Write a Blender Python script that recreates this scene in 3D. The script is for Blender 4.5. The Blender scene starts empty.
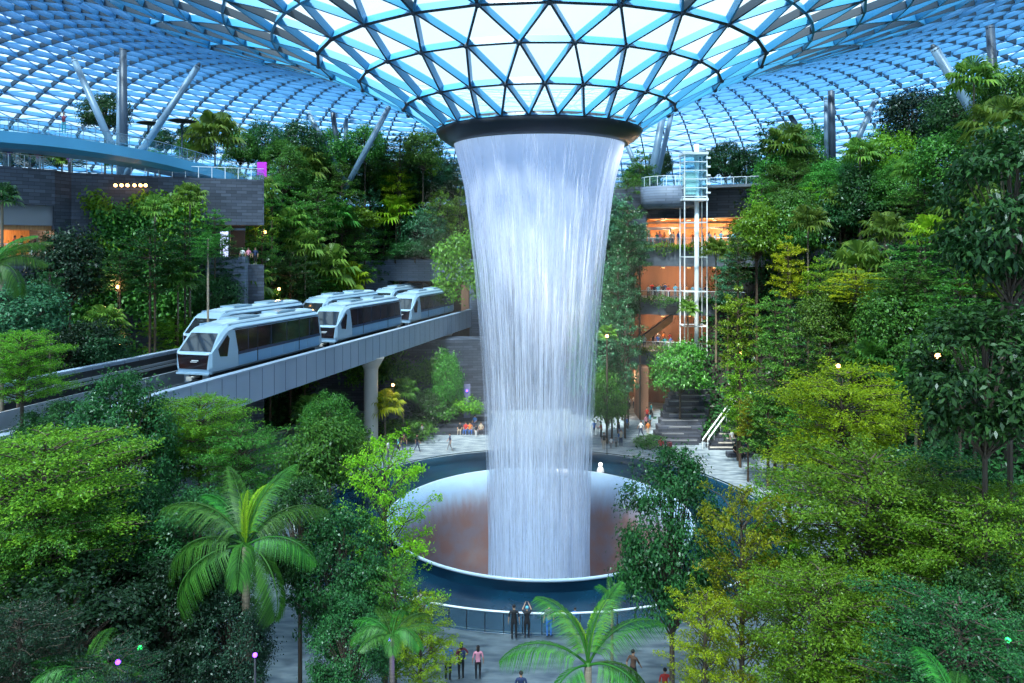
import bpy, bmesh, math, random
import numpy as np
from mathutils import Vector, Matrix
PI = math.pi
F, HC, HY, CX0 = 746.0, 19.5, 247.0, 512.0
AX, AY = 1.98, 54.7            # the axis of the waterfall
rnd = random.Random(7)
sc = bpy.context.scene
C = sc.collection

def P(x, y, d):
    """a point read off the photograph at distance d from the viewer"""
    return Vector(((x - CX0) * d / F, d, HC - (y - HY) * d / F))

# ------------------------------------------------------------------ objects
def tag(o, label=None, cat=None, group=None, kind=None):
    if label: o['label'] = label
    if cat: o['category'] = cat
    if group: o['group'] = group
    if kind: o['kind'] = kind
    return o
def empty(name, loc=(0, 0, 0), rz=0.0):
    o = bpy.data.objects.new(name, None); C.objects.link(o)
    o.location = loc; o.rotation_euler = (0, 0, rz); o.empty_display_size = .2
    return o
def link(name, me, parent=None):
    o = bpy.data.objects.new(name, me); C.objects.link(o)
    if parent: o.parent = parent
    return o
def copy_tree(o, parent=None):
    c = o.copy(); C.objects.link(c); c.parent = parent
    for ch in list(o.children): copy_tree(ch, c)
    return c

class MB:
    def __init__(s): s.v, s.f, s.m, s.sm = [], [], [], []
    def add(s, vs, fs, mi=0, smooth=False):
        b = len(s.v); s.v.extend([tuple(v) for v in vs])
        for f in fs: s.f.append([b + i for i in f]); s.m.append(mi); s.sm.append(smooth)
    def box(s, a, b, mi=0):
        x0, y0, z0 = a; x1, y1, z1 = b
        s.add([(x0,y0,z0),(x1,y0,z0),(x1,y1,z0),(x0,y1,z0),(x0,y0,z1),(x1,y0,z1),(x1,y1,z1),(x0,y1,z1)],
              [(0,3,2,1),(4,5,6,7),(0,1,5,4),(1,2,6,5),(2,3,7,6),(3,0,4,7)], mi)
    def tube(s, pts, rad, n=8, mi=0, cap=True):
        pts = [Vector(p) for p in pts]
        if not isinstance(rad, (list, tuple)): rad = [rad] * len(pts)
        vs = []; up = Vector((0, 0, 1))
        t0 = (pts[-1] - pts[0]).normalized()
        ref = up if abs(t0.z) < .9 else Vector((1, 0, 0))
        for i, p in enumerate(pts):
            t = (pts[min(i+1, len(pts)-1)] - pts[max(i-1, 0)]).normalized()
            a = t.cross(ref)
            a = a.normalized() if a.length > 1e-4 else Vector((1,0,0)); b = a.cross(t)
            for k in range(n):
                an = 2*PI*k/n
                vs.append(p + (a*math.cos(an) + b*math.sin(an)) * rad[i])
        fs = []
        for i in range(len(pts)-1):
            for k in range(n):
                fs.append((i*n+k, i*n+(k+1) % n, (i+1)*n+(k+1) % n, (i+1)*n+k))
        if cap:
            fs.append(tuple(range(n-1, -1, -1))); fs.append(tuple((len(pts)-1)*n+k for k in range(n)))
        s.add(vs, fs, mi, True)
    def bar(s, p, q, w, h, mi=0):
        """a rectangular bar, w wide and h high, between two points"""
        p, q = Vector(p), Vector(q); t = (q-p).normalized()
        ref = Vector((0,0,1)) if abs(t.z) < .95 else Vector((0,1,0))
        a = t.cross(ref).normalized() * (w/2); b = a.cross(t).normalized() * (h/2)
        vs = [p-a-b, p+a-b, p+a+b, p-a+b, q-a-b, q+a-b, q+a+b, q-a+b]
        s.add(vs, [(0,3,2,1),(4,5,6,7),(0,1,5,4),(1,2,6,5),(2,3,7,6),(3,0,4,7)], mi)
    def lathe(s, prof, n=96, cx=0, cy=0, mi=0, a0=0, a1=2*PI, closed=True):
        vs = []; full = abs(a1-a0-2*PI) < 1e-6; m = n if full else n+1
        for r, z in prof:
            for k in range(m):
                an = a0 + (a1-a0)*k/n
                vs.append((cx + r*math.sin(an), cy - r*math.cos(an), z))
        fs = []
        for i in range(len(prof)-1):
            for k in range(n):
                k2 = (k+1) % m
                fs.append((i*m+k, i*m+k2, (i+1)*m+k2, (i+1)*m+k))
        s.add(vs, fs, mi, True)
    def prism(s, poly, z0, z1, mi=0):
        n = len(poly)
        vs = [(x, y, z0) for x, y in poly] + [(x, y, z1) for x, y in poly]
        fs = [tuple(range(n-1, -1, -1)), tuple(range(n, 2*n))] + [(i, (i+1) % n, n+(i+1) % n, n+i) for i in range(n)]
        s.add(vs, fs, mi)
    def ball(s, c, r, mi=0, n=10, m=6):
        vs = []; rx, ry, rz = r if isinstance(r, (tuple, list)) else (r, r, r)
        for i in range(m+1):
            th = PI*i/m
            for k in range(n):
                an = 2*PI*k/n
                vs.append((c[0]+rx*math.sin(th)*math.cos(an), c[1]+ry*math.sin(th)*math.sin(an), c[2]+rz*math.cos(th)))
        fs = [(i*n+k, (i+1)*n+k, (i+1)*n+(k+1) % n, i*n+(k+1) % n) for i in range(m) for k in range(n)]
        s.add(vs, fs, mi, True)
    def mesh(s, name, mats):
        me = bpy.data.meshes.new(name); me.from_pydata(s.v, [], s.f)
        for m in (mats if isinstance(mats, (list, tuple)) else [mats]): me.materials.append(m)
        me.polygons.foreach_set('material_index', s.m); me.polygons.foreach_set('use_smooth', s.sm)
        me.validate(); me.update()
        return me
    def build(s, name, mats, parent=None):
        return link(name, s.mesh(name, mats), parent)

def np_quads(name, V, mats, mi=None, nv=4, smooth=False):
    """V: (N, nv, 3) - N loose polygons of nv corners"""
    n = V.shape[0]; me = bpy.data.meshes.new(name)
    me.vertices.add(n*nv); me.vertices.foreach_set('co', np.ascontiguousarray(V, dtype=np.float32).ravel())
    me.loops.add(n*nv); me.loops.foreach_set('vertex_index', np.arange(n*nv, dtype=np.int32))
    me.polygons.add(n); me.polygons.foreach_set('loop_start', np.arange(0, n*nv, nv, dtype=np.int32))
    me.polygons.foreach_set('loop_total', np.full(n, nv, dtype=np.int32))
    for m in (mats if isinstance(mats, (list, tuple)) else [mats]): me.materials.append(m)
    if mi is not None: me.polygons.foreach_set('material_index', mi.astype(np.int32))
    me.update(calc_edges=True)
    return me

# ------------------------------------------------------------------ materials
def new_mat(name):
    m = bpy.data.materials.new(name); m.use_nodes = True
    nt = m.node_tree; nt.nodes.clear()
    out = nt.nodes.new('ShaderNodeOutputMaterial')
    return m, nt, out
def N(nt, t, **kw):
    n = nt.nodes.new(t)
    for k, v in kw.items(): setattr(n, k, v)
    return n
def pbr(name, col, rough=.5, metal=0.0, emit=None, es=0, spec=.5, alpha=1, noise=None, bump=0, coat=0):
    """noise = (scale, colour2, stretch xyz)"""
    m, nt, out = new_mat(name); b = N(nt, 'ShaderNodeBsdfPrincipled'); L = nt.links
    b.inputs['Base Color'].default_value = (*col, 1); b.inputs['Roughness'].default_value = rough
    b.inputs['Metallic'].default_value = metal; b.inputs['Specular IOR Level'].default_value = spec
    b.inputs['Alpha'].default_value = alpha; b.inputs['Coat Weight'].default_value = coat
    if emit: b.inputs['Emission Color'].default_value = (*emit, 1); b.inputs['Emission Strength'].default_value = es
    if noise or bump:
        tc = N(nt, 'ShaderNodeTexCoord'); mp = N(nt, 'ShaderNodeMapping'); no = N(nt, 'ShaderNodeTexNoise')
        sca, c2, st = noise if noise else (3, col, (1,1,1))
        mp.inputs['Scale'].default_value = st; no.inputs['Scale'].default_value = sca; no.inputs['Detail'].default_value = 4
        L.new(tc.outputs['Object'], mp.inputs[0]); L.new(mp.outputs[0], no.inputs['Vector'])
        if noise:
            mx = N(nt, 'ShaderNodeMix', data_type='RGBA'); cr = N(nt, 'ShaderNodeMapRange')
            cr.inputs[1].default_value = .35; cr.inputs[2].default_value = .65
            L.new(no.outputs[0], cr.inputs[0]); L.new(cr.outputs[0], mx.inputs[0])
            mx.inputs[6].default_value = (*col, 1); mx.inputs[7].default_value = (*c2, 1)
            L.new(mx.outputs[2], b.inputs['Base Color'])
        if bump:
            bu = N(nt, 'ShaderNodeBump'); bu.inputs['Strength'].default_value = bump
            L.new(no.outputs[0], bu.inputs['Height']); L.new(bu.outputs[0], b.inputs['Normal'])
    L.new(b.outputs[0], out.inputs[0])
    return m
def leaf_mat(name, c1, c2, rough=.38, trans=.35):
    """each leaf its own tone between two greens"""
    m, nt, out = new_mat(name); L = nt.links
    g = N(nt, 'ShaderNodeNewGeometry'); oi = N(nt, 'ShaderNodeObjectInfo')
    mx = N(nt, 'ShaderNodeMix', data_type='RGBA'); mx.inputs[6].default_value = (*c1, 1); mx.inputs[7].default_value = (*c2, 1)
    L.new(g.outputs['Random Per Island'], mx.inputs[0])
    hs = N(nt, 'ShaderNodeHueSaturation'); mr = N(nt, 'ShaderNodeMapRange'); mr.inputs[3].default_value = .478; mr.inputs[4].default_value = .522
    mv = N(nt, 'ShaderNodeMapRange'); mv.inputs[3].default_value = .7; mv.inputs[4].default_value = 1.35
    L.new(oi.outputs['Random'], mr.inputs[0]); L.new(mr.outputs[0], hs.inputs['Hue']); L.new(mx.outputs[2], hs.inputs['Color'])
    L.new(oi.outputs['Random'], mv.inputs[0]); L.new(mv.outputs[0], hs.inputs['Value'])
    b = N(nt, 'ShaderNodeBsdfPrincipled'); b.inputs['Roughness'].default_value = rough; b.inputs['Specular IOR Level'].default_value = .3
    t = N(nt, 'ShaderNodeBsdfTranslucent'); ms = N(nt, 'ShaderNodeMixShader'); ms.inputs[0].default_value = trans
    L.new(hs.outputs[0], b.inputs['Base Color']); L.new(hs.outputs[0], t.inputs[0])
    L.new(b.outputs[0], ms.inputs[1]); L.new(t.outputs[0], ms.inputs[2]); L.new(ms.outputs[0], out.inputs[0])
    return m
def glass_mat(name, tint, refl=.12, body=(.6,.8,.9), opac=.12, rough=.03, graze=.5):
    """clear pane: mostly see-through, more reflective and milky at a glancing angle"""
    m, nt, out = new_mat(name); L = nt.links
    tr = N(nt, 'ShaderNodeBsdfTransparent'); tr.inputs[0].default_value = (*tint, 1)
    gl = N(nt, 'ShaderNodeBsdfGlossy'); gl.inputs['Roughness'].default_value = rough; gl.inputs[0].default_value = (.9,.95,1,1)
    df = N(nt, 'ShaderNodeBsdfDiffuse'); df.inputs[0].default_value = (*body, 1)
    tl = N(nt, 'ShaderNodeBsdfTranslucent'); tl.inputs[0].default_value = (*body, 1)
    m0 = N(nt, 'ShaderNodeMixShader'); m0.inputs[0].default_value = .6; L.new(df.outputs[0], m0.inputs[1]); L.new(tl.outputs[0], m0.inputs[2])
    lw = N(nt, 'ShaderNodeLayerWeight'); lw.inputs[0].default_value = .5
    a = N(nt, 'ShaderNodeMapRange'); a.inputs[1].default_value = .45; a.inputs[3].default_value = opac; a.inputs[4].default_value = graze
    L.new(lw.outputs['Facing'], a.inputs[0])
    m1 = N(nt, 'ShaderNodeMixShader'); L.new(a.outputs[0], m1.inputs[0]); L.new(tr.outputs[0], m1.inputs[1]); L.new(m0.outputs[0], m1.inputs[2])
    m2 = N(nt, 'ShaderNodeMixShader'); m2.inputs[0].default_value = refl; L.new(m1.outputs[0], m2.inputs[1]); L.new(gl.outputs[0], m2.inputs[2])
    L.new(m2.outputs[0], out.inputs[0])
    return m
def brick_mat(name, c1, c2, mortar, scale=1.0, bw=1.2, bh=.3, rough=.6):
    m, nt, out = new_mat(name); L = nt.links
    tc = N(nt, 'ShaderNodeTexCoord'); sp = N(nt, 'ShaderNodeSeparateXYZ'); L.new(tc.outputs['Object'], sp.inputs[0])
    ad = N(nt, 'ShaderNodeMath', operation='ADD'); L.new(sp.outputs[0], ad.inputs[0]); L.new(sp.outputs[1], ad.inputs[1])
    cb = N(nt, 'ShaderNodeCombineXYZ'); L.new(ad.outputs[0], cb.inputs[0]); L.new(sp.outputs[2], cb.inputs[1])
    br = N(nt, 'ShaderNodeTexBrick'); L.new(cb.outputs[0], br.inputs['Vector'])
    br.inputs['Color1'].default_value = (*c1, 1); br.inputs['Color2'].default_value = (*c2, 1); br.inputs['Mortar'].default_value = (*mortar, 1)
    br.inputs['Scale'].default_value = scale; br.inputs['Brick Width'].default_value = bw; br.inputs['Row Height'].default_value = bh
    br.inputs['Mortar Size'].default_value = .02
    b = N(nt, 'ShaderNodeBsdfPrincipled'); b.inputs['Roughness'].default_value = rough
    L.new(br.outputs[0], b.inputs['Base Color']); L.new(b.outputs[0], out.inputs[0])
    return m

M = {}
M['steel'] = pbr('blue painted steel', (.08,.27,.52), .45)
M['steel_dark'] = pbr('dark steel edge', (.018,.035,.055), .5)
M['steel_funnel'] = pbr('bright blue steel', (.035,.22,.42), .4)
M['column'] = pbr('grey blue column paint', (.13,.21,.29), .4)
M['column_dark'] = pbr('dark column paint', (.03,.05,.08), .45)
M['roof_glass'] = glass_mat('roof glass', (.66,.86,1), .05, (.46,.66,.88), .44, .1, .97)
M['funnel_glass'] = glass_mat('funnel glass', (.90,.98,1), .06, (.75,.92,1), .18, .05, .5)
M['rail_glass'] = glass_mat('railing glass', (.80,.94,.96), .06, (.4,.75,.8), .05, graze=.25)
M['ring'] = pbr('dark ring metal', (.035,.042,.055), .35, .3)
M['stone'] = brick_mat('dark slate cladding', (.035,.042,.06), (.085,.10,.135), (.018,.02,.03))
M['stone_light'] = brick_mat('blue grey stone cladding', (.13,.16,.22), (.18,.21,.28), (.07,.09,.12))
M['slab'] = pbr('grey concrete band', (.13,.145,.17), .6, noise=(.6, (.085,.095,.115), (1,1,3)))
M['soffit'] = pbr('grey soffit', (.22,.23,.25), .6)
M['wood'] = pbr('warm timber ceiling', (.55,.27,.10), .45, noise=(1.5, (.38,.17,.06), (.3,6,1)))
M['warmwall'] = pbr('terracotta wall', (.34,.17,.10), .6, noise=(.5, (.13,.065,.04), (1,1,.12)))
M['dark'] = pbr('near black void', (.008,.009,.011), .7)
M['plaza'] = pbr('pale wet stone paving', (.30,.355,.39), .38, noise=(.8, (.11,.15,.19), (1,3.2,1)), bump=.25)
M['moat'] = pbr('dark blue moat', (.004,.018,.040), .25, spec=.35, noise=(.25, (.006,.045,.085), (1,1,1)))
M['soil'] = pbr('dark soil', (.012,.011,.008), .9)
M['beamgrey'] = pbr('painted concrete beam', (.34,.42,.53), .5, noise=(.3, (.28,.36,.47), (1,1,.4)))
M['beamseam'] = pbr('panel joint', (.10,.14,.2), .6)
M['trackbed'] = pbr('dark track bed', (.018,.02,.024), .6)
M['railmetal'] = pbr('pale guide rail', (.45,.5,.56), .35, .5)
M['white'] = pbr('white paint', (.75,.78,.8), .4)
M['whitemetal'] = pbr('white metal rail', (.8,.84,.86), .3)
M['concrete'] = pbr('warm grey concrete pillar', (.62,.57,.50), .6, noise=(.7, (.50,.46,.41), (1,1,.5)))
M['trainbody'] = pbr('pale blue grey train paint', (.33,.48,.61), .3, coat=.4)
M['trainpanel'] = pbr('train lower panel', (.17,.35,.55), .35)
M['trainroof'] = pbr('train roof', (.40,.52,.60), .45)
M['trainstripe'] = pbr('dark blue stripe', (.01,.035,.09), .3)
M['trainglass'] = pbr('dark train glass', (.012,.013,.018), .06, spec=.8, noise=(1.1, (.035,.014,.012), (1,1,1)))
M['windshield'] = pbr('windshield glass', (.02,.025,.03), .04, spec=1)
M['rubber'] = pbr('black rubber', (.01,.01,.012), .7)
M['bark'] = pbr('brown bark', (.10,.068,.045), .85, noise=(3, (.05,.035,.025), (1,1,.4)))
M['bark_pale'] = pbr('pale bark', (.26,.21,.15), .8, noise=(3, (.15,.12,.09), (1,1,.4)))
M['bark_dark'] = pbr('dark bark', (.028,.022,.018), .85)
M['palmtrunk'] = pbr('ringed palm trunk', (.20,.155,.105), .8, noise=(2, (.10,.08,.055), (.3,.3,9)))
M['bulb'] = pbr('warm lamp', (1,.6,.25), .5, emit=(1,.48,.15), es=8)
M['bulb_white'] = pbr('white lamp', (1,1,1), .5, emit=(1,.92,.8), es=10)
M['purple'] = pbr('violet lamp', (.2,.05,1), .5, emit=(.16,.04,1), es=6)
M['greenlamp'] = pbr('green lamp', (.05,1,.2), .5, emit=(.02,1,.15), es=2)
M['screen'] = pbr('lit white screen', (.6,.65,1), .4, emit=(.6,.68,1), es=1.0)
M['magenta'] = pbr('magenta paint', (.65,.03,.6), .5)
LEAF = {
 'mid':    leaf_mat('mid green leaves', (.028,.115,.020), (.12,.31,.04)),
 'dark':   leaf_mat('dark green leaves', (.010,.052,.014), (.048,.155,.036), .34, .3),
 'blue':   leaf_mat('blue green leaves', (.018,.09,.038), (.075,.24,.10), .35, .3),
 'lime':   leaf_mat('lime green leaves', (.15,.34,.012), (.38,.60,.03), .4, .45),
 'yellow': leaf_mat('yellow green leaves', (.14,.22,.008), (.42,.45,.015), .45, .45),
 'fresh':  leaf_mat('fresh green leaves', (.060,.19,.012), (.23,.43,.03), .36, .4),
 'palm':   leaf_mat('palm green', (.016,.085,.010), (.075,.25,.028), .5, .35),
 'fan':    leaf_mat('fan palm green', (.05,.14,.018), (.20,.33,.05), .35, .4),
 'black':  leaf_mat('deep shade leaves', (.005,.018,.008), (.018,.055,.022), .4, .2),  # green darkened so the leaf colour itself carries the shade among low trees
}

# ------------------------------------------------------------------ terrain
def smooth(a, b, t):
    t = max(0.0, min(1.0, (t-a)/(b-a))); return t*t*(3-2*t)
def ground_z(x, y):
    dx, dy = x-AX, y-AY; r = math.hypot(dx, dy); ph = math.degrees(math.atan2(dx, dy))
    if ph < 8:      # left of the fall: the hill rises beyond the guideway
        px_, py_ = x+20, y-41.8
        q = px_*-.969 + py_*.2468 - 11.9; sa = px_*.2468 + py_*.969
        far_ = 26*smooth(66.8, 69.5, sa)
        if q <= 0 or sa > 69.5: return far_
        a = max(smooth(26, 34, sa), smooth(17, 20, q)) * smooth(-20, -12, sa)
        return max(far_, 26*smooth(1.5, 11, q)*a)
    a = smooth(27, 37, ph) * (1 - smooth(118, 150, ph))
    z = 26*a*smooth(25, 47, r)
    return z

mb = MB(); n_r, n_a = 60, 180
rs = [18 + 66*i/n_r for i in range(n_r+1)]
vs = []
for r in rs:
    for k in range(n_a+1):
        ph = 2*PI*k/n_a
        x, y = AX + r*math.sin(ph), AY + r*math.cos(ph)
        g = ground_z(x, y)
        vs.append((x, y, g - .25 if g > .3 else -.35))
mb.add(vs, [(i*(n_a+1)+k, (i+1)*(n_a+1)+k, (i+1)*(n_a+1)+k+1, i*(n_a+1)+k+1) for i in range(n_r) for k in range(n_a)], 0, True)
tag(mb.build('terrain', M['soil']), kind='structure')

# plaza floor: a ring of pale stone around the moat
mb = MB(); mb.lathe([(17.0, -1.2), (17.0, 0.0), (75, 0.0), (75, -.3)], 128, AX, AY)
tag(mb.build('floor', M['plaza']), kind='structure')
mb = MB(); mb.lathe([(11.0, -.75), (17.0, -.75)], 128, AX, AY)
mb.lathe([(16.98, -.76), (16.98, -.02), (17.3, .03), (17.3, -.02)], 128, AX, AY)
tag(mb.build('trim_1', M['moat']), kind='structure')

# garden beds on the plaza
def bed(poly):
    mb = MB(); mb.prism(poly, 0.01, .38); 
    inner = poly
    o = mb.build('garden_bed', [M['soil']])
    return o
BEDS = [[(-60, 14), (-9.5, 14), (-10.6, 26), (-13, 34), (-17.5, 40), (-22, 52), (-34, 60), (-60, 60)],
        [(8.2, 14), (60, 14), (60, 62), (34, 60), (24.5, 50), (21.5, 42), (14.5, 36), (9.8, 28)],
        [(-9.3, 12), (-8.5, 12), (-8.2, 27.5), (-11, 33), (-11.6, 32)]]
bl = ['dark planted bed under the left foreground trees', 'dark planted bed under the right foreground trees', 'narrow planted strip beside the left foreground path']
for i, b in enumerate(BEDS): tag(bed(b), bl[i], 'garden bed', 'garden beds on the plaza')

# ------------------------------------------------------------------ roof
prof = [(7.35,28.05),(9.7,29.55),(12.8,31.2),(15.7,32.5),(18.6,33.55),(21.6,34.5),(24.6,35.4),(27.6,36.3),(30.5,37.1),(33.4,37.75),(36.4,38.3),
        (39.3,38.6),(42.2,38.7),(45.0,38.5),(47.8,38.1),(50.5,37.5),(53.1,36.7),(55.6,35.7),(58.0,34.5),(60.3,33.1),(62.5,31.5),(64.6,29.8),(66.6,28.0),(68.5,26.0),(70.2,23.8),(71.7,21.4),(73,18.9),(74.2,16.2)]
def mid(i):
    g = lambda j: Vector((*prof[max(0, min(len(prof)-1, j))], 0))
    q = (-g(i-1) + 9*g(i) + 9*g(i+1) - g(i+2))/16; return (q.x, q.y)
p2 = prof[:9]
for i in range(8, len(prof)-1): p2 += [mid(i), prof[i+1]]
prof = p2
NB = 26
rings = []
for i, (r, z) in enumerate(prof):
    n = NB if i < 4 else (NB*2 if i < 11 else NB*4)
    off = .5*(i % 2) if i < 4 else 0
    rings.append([np.array((AX + r*math.sin(2*PI*(k+off)/n + .12), AY - r*math.cos(2*PI*(k+off)/n + .12), z)) for k in range(n)])
tris, ed = [], {}   # edge kinds: 0 hoop, 1 diagonal, 2 meridian
def E(a, b, k):
    key = (a, b) if a < b else (b, a)
    if key not in ed: ed[key] = k
for i in range(len(rings)-1):
    A, B = rings[i], rings[i+1]; na, nb = len(A), len(B)
    for k in range(na): E((i, k), (i, (k+1) % na), 0)
    for k in range(na):
        k1 = (k+1) % na
        if nb == na:
            if i < 3:       # staggered triangles
                s = 0 if i % 2 == 0 else 1
                b0, b1 = ((k-1+s) % na, (k+s) % na)
                E((i,k),(i+1,b0),1); E((i,k),(i+1,b1),1)
                tris.append(((i,k),(i+1,b1),(i+1,b0))); tris.append(((i,k),(i,k1),(i+1,b1)))
            else:
                E((i,k),(i+1,k),2)
                if (k+i) % 2: E((i,k),(i+1,k1),1); tris += [((i,k),(i,k1),(i+1,k1)), ((i,k),(i+1,k1),(i+1,k))]
                else: E((i,k1),(i+1,k),1); tris += [((i,k),(i,k1),(i+1,k)), ((i,k1),(i+1,k1),(i+1,k))]
        else:
            off = 1 if i == 3 else 0   # ring 3 is staggered by half a step
            b0, b1, b2 = (2*k+off) % nb, (2*k+1+off) % nb, (2*k+2+off) % nb
            E((i,k),(i+1,b0),2); E((i,k),(i+1,b1),1); E((i,k1),(i+1,b1),1)
            tris += [((i,k),(i+1,b1),(i+1,b0)), ((i,k),(i,k1),(i+1,b1)), ((i,k1),(i+1,b2),(i+1,b1))]
slope = []
for i in range(len(prof)):
    a, b = prof[max(i-1,0)], prof[min(i+1,len(prof)-1)]
    slope.append((b[0]-a[0], b[1]-a[1]))
def nrm(i, p):
    dr, dz = slope[i]; l = math.hypot(dr, dz); rx, ry = p[0]-AX, p[1]-AY; q = math.hypot(rx, ry)
    return np.array((-dz/l*rx/q, -dz/l*ry/q, dr/l))
def beam_boxes(edges, w, h):
    Vq, Mi = [], []
    for (a, b), kind in edges:
        p, q = rings[a[0]][a[1]], rings[b[0]][b[1]]
        n = nrm(a[0], p) + nrm(b[0], q); n /= np.linalg.norm(n)
        t = q-p; t /= np.linalg.norm(t); s = np.cross(t, n); s /= np.linalg.norm(s); n = np.cross(s, t)
        ro = max(a[0],b[0]) > 8; ww = w*(.8 if kind == 1 else 1.0) if not ro else w*(.9, .4, 1.0)[kind]; S = s*ww*(1.35 if not ro and a[0] == b[0] == 3 else 1)/2; T = n*h*((1.15, .25, .8)[kind] if ro else 1)/2
        c = [p-S-T, p+S-T, p+S+T, p-S+T, q-S-T, q+S-T, q+S+T, q-S+T]
        outer = max(a[0], b[0]) > 8
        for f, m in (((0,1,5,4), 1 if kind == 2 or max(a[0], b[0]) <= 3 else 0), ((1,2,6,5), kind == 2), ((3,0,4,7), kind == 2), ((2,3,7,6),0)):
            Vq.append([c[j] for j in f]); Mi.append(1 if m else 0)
    return np.array(Vq), np.array(Mi)
fun = [(k, v) for k, v in ed.items() if max(k[0][0], k[1][0]) <= 8]
out_ = [(k, v) for k, v in ed.items() if max(k[0][0], k[1][0]) > 8]
ceil = empty('ceiling'); tag(ceil, kind='structure')
V, mi = beam_boxes(fun, .17, .50); link('funnel_frame', np_quads('funnel_frame', V, [M['steel_funnel'], M['steel_dark']], mi), ceil)
V, mi = beam_boxes(out_, .12, .55); link('roof_frame', np_quads('roof_frame', V, [M['steel'], M['steel_dark']], mi), ceil)
def pane(sel):
    out = []
    for t in tris:
        if sel(max(i for i, k in t)):
            out.append([rings[i][k] + nrm(i, rings[i][k])*.22 for i, k in t])
    return np.array(out)
link('funnel_glass', np_quads('funnel_glass', pane(lambda m: m <= 5), M['funnel_glass'], nv=3), ceil)
link('roof_glass', np_quads('roof_glass', pane(lambda m: m > 5), M['roof_glass'], nv=3), ceil)
# node covers of the funnel
mb = MB()
for i in range(1, 4):
    for p in rings[i]: mb.ball(tuple(p - nrm(i, p)*.22), .2, 0, 6, 4)
mb.build('node_covers', M['steel_dark'], ceil)

# oculus ring
ring = empty('oculus_ring', (AX, AY, 27)); tag(ring, 'dark metal ring at the foot of the glass funnel that the waterfall drops from', 'ring')
mb = MB(); mb.lathe([(7.0,1.25),(7.42,1.15),(7.48,.75),(7.2,.4),(6.6,.0),(6.3,-.14),(6.15,.0),(6.2,.9),(7.0,1.25)], 128)
mb.build('rim', M['ring'], ring)
mb = MB()
for k in range(52):
    a = 2*PI*k/52; s, c = math.sin(a), math.cos(a)
    mb.bar((7.44*s, -7.44*c, 1.1), (7.49*s, -7.49*c, .75), .02, .02)
mb.build('joint_marking', M['rubber'], ring)

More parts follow.
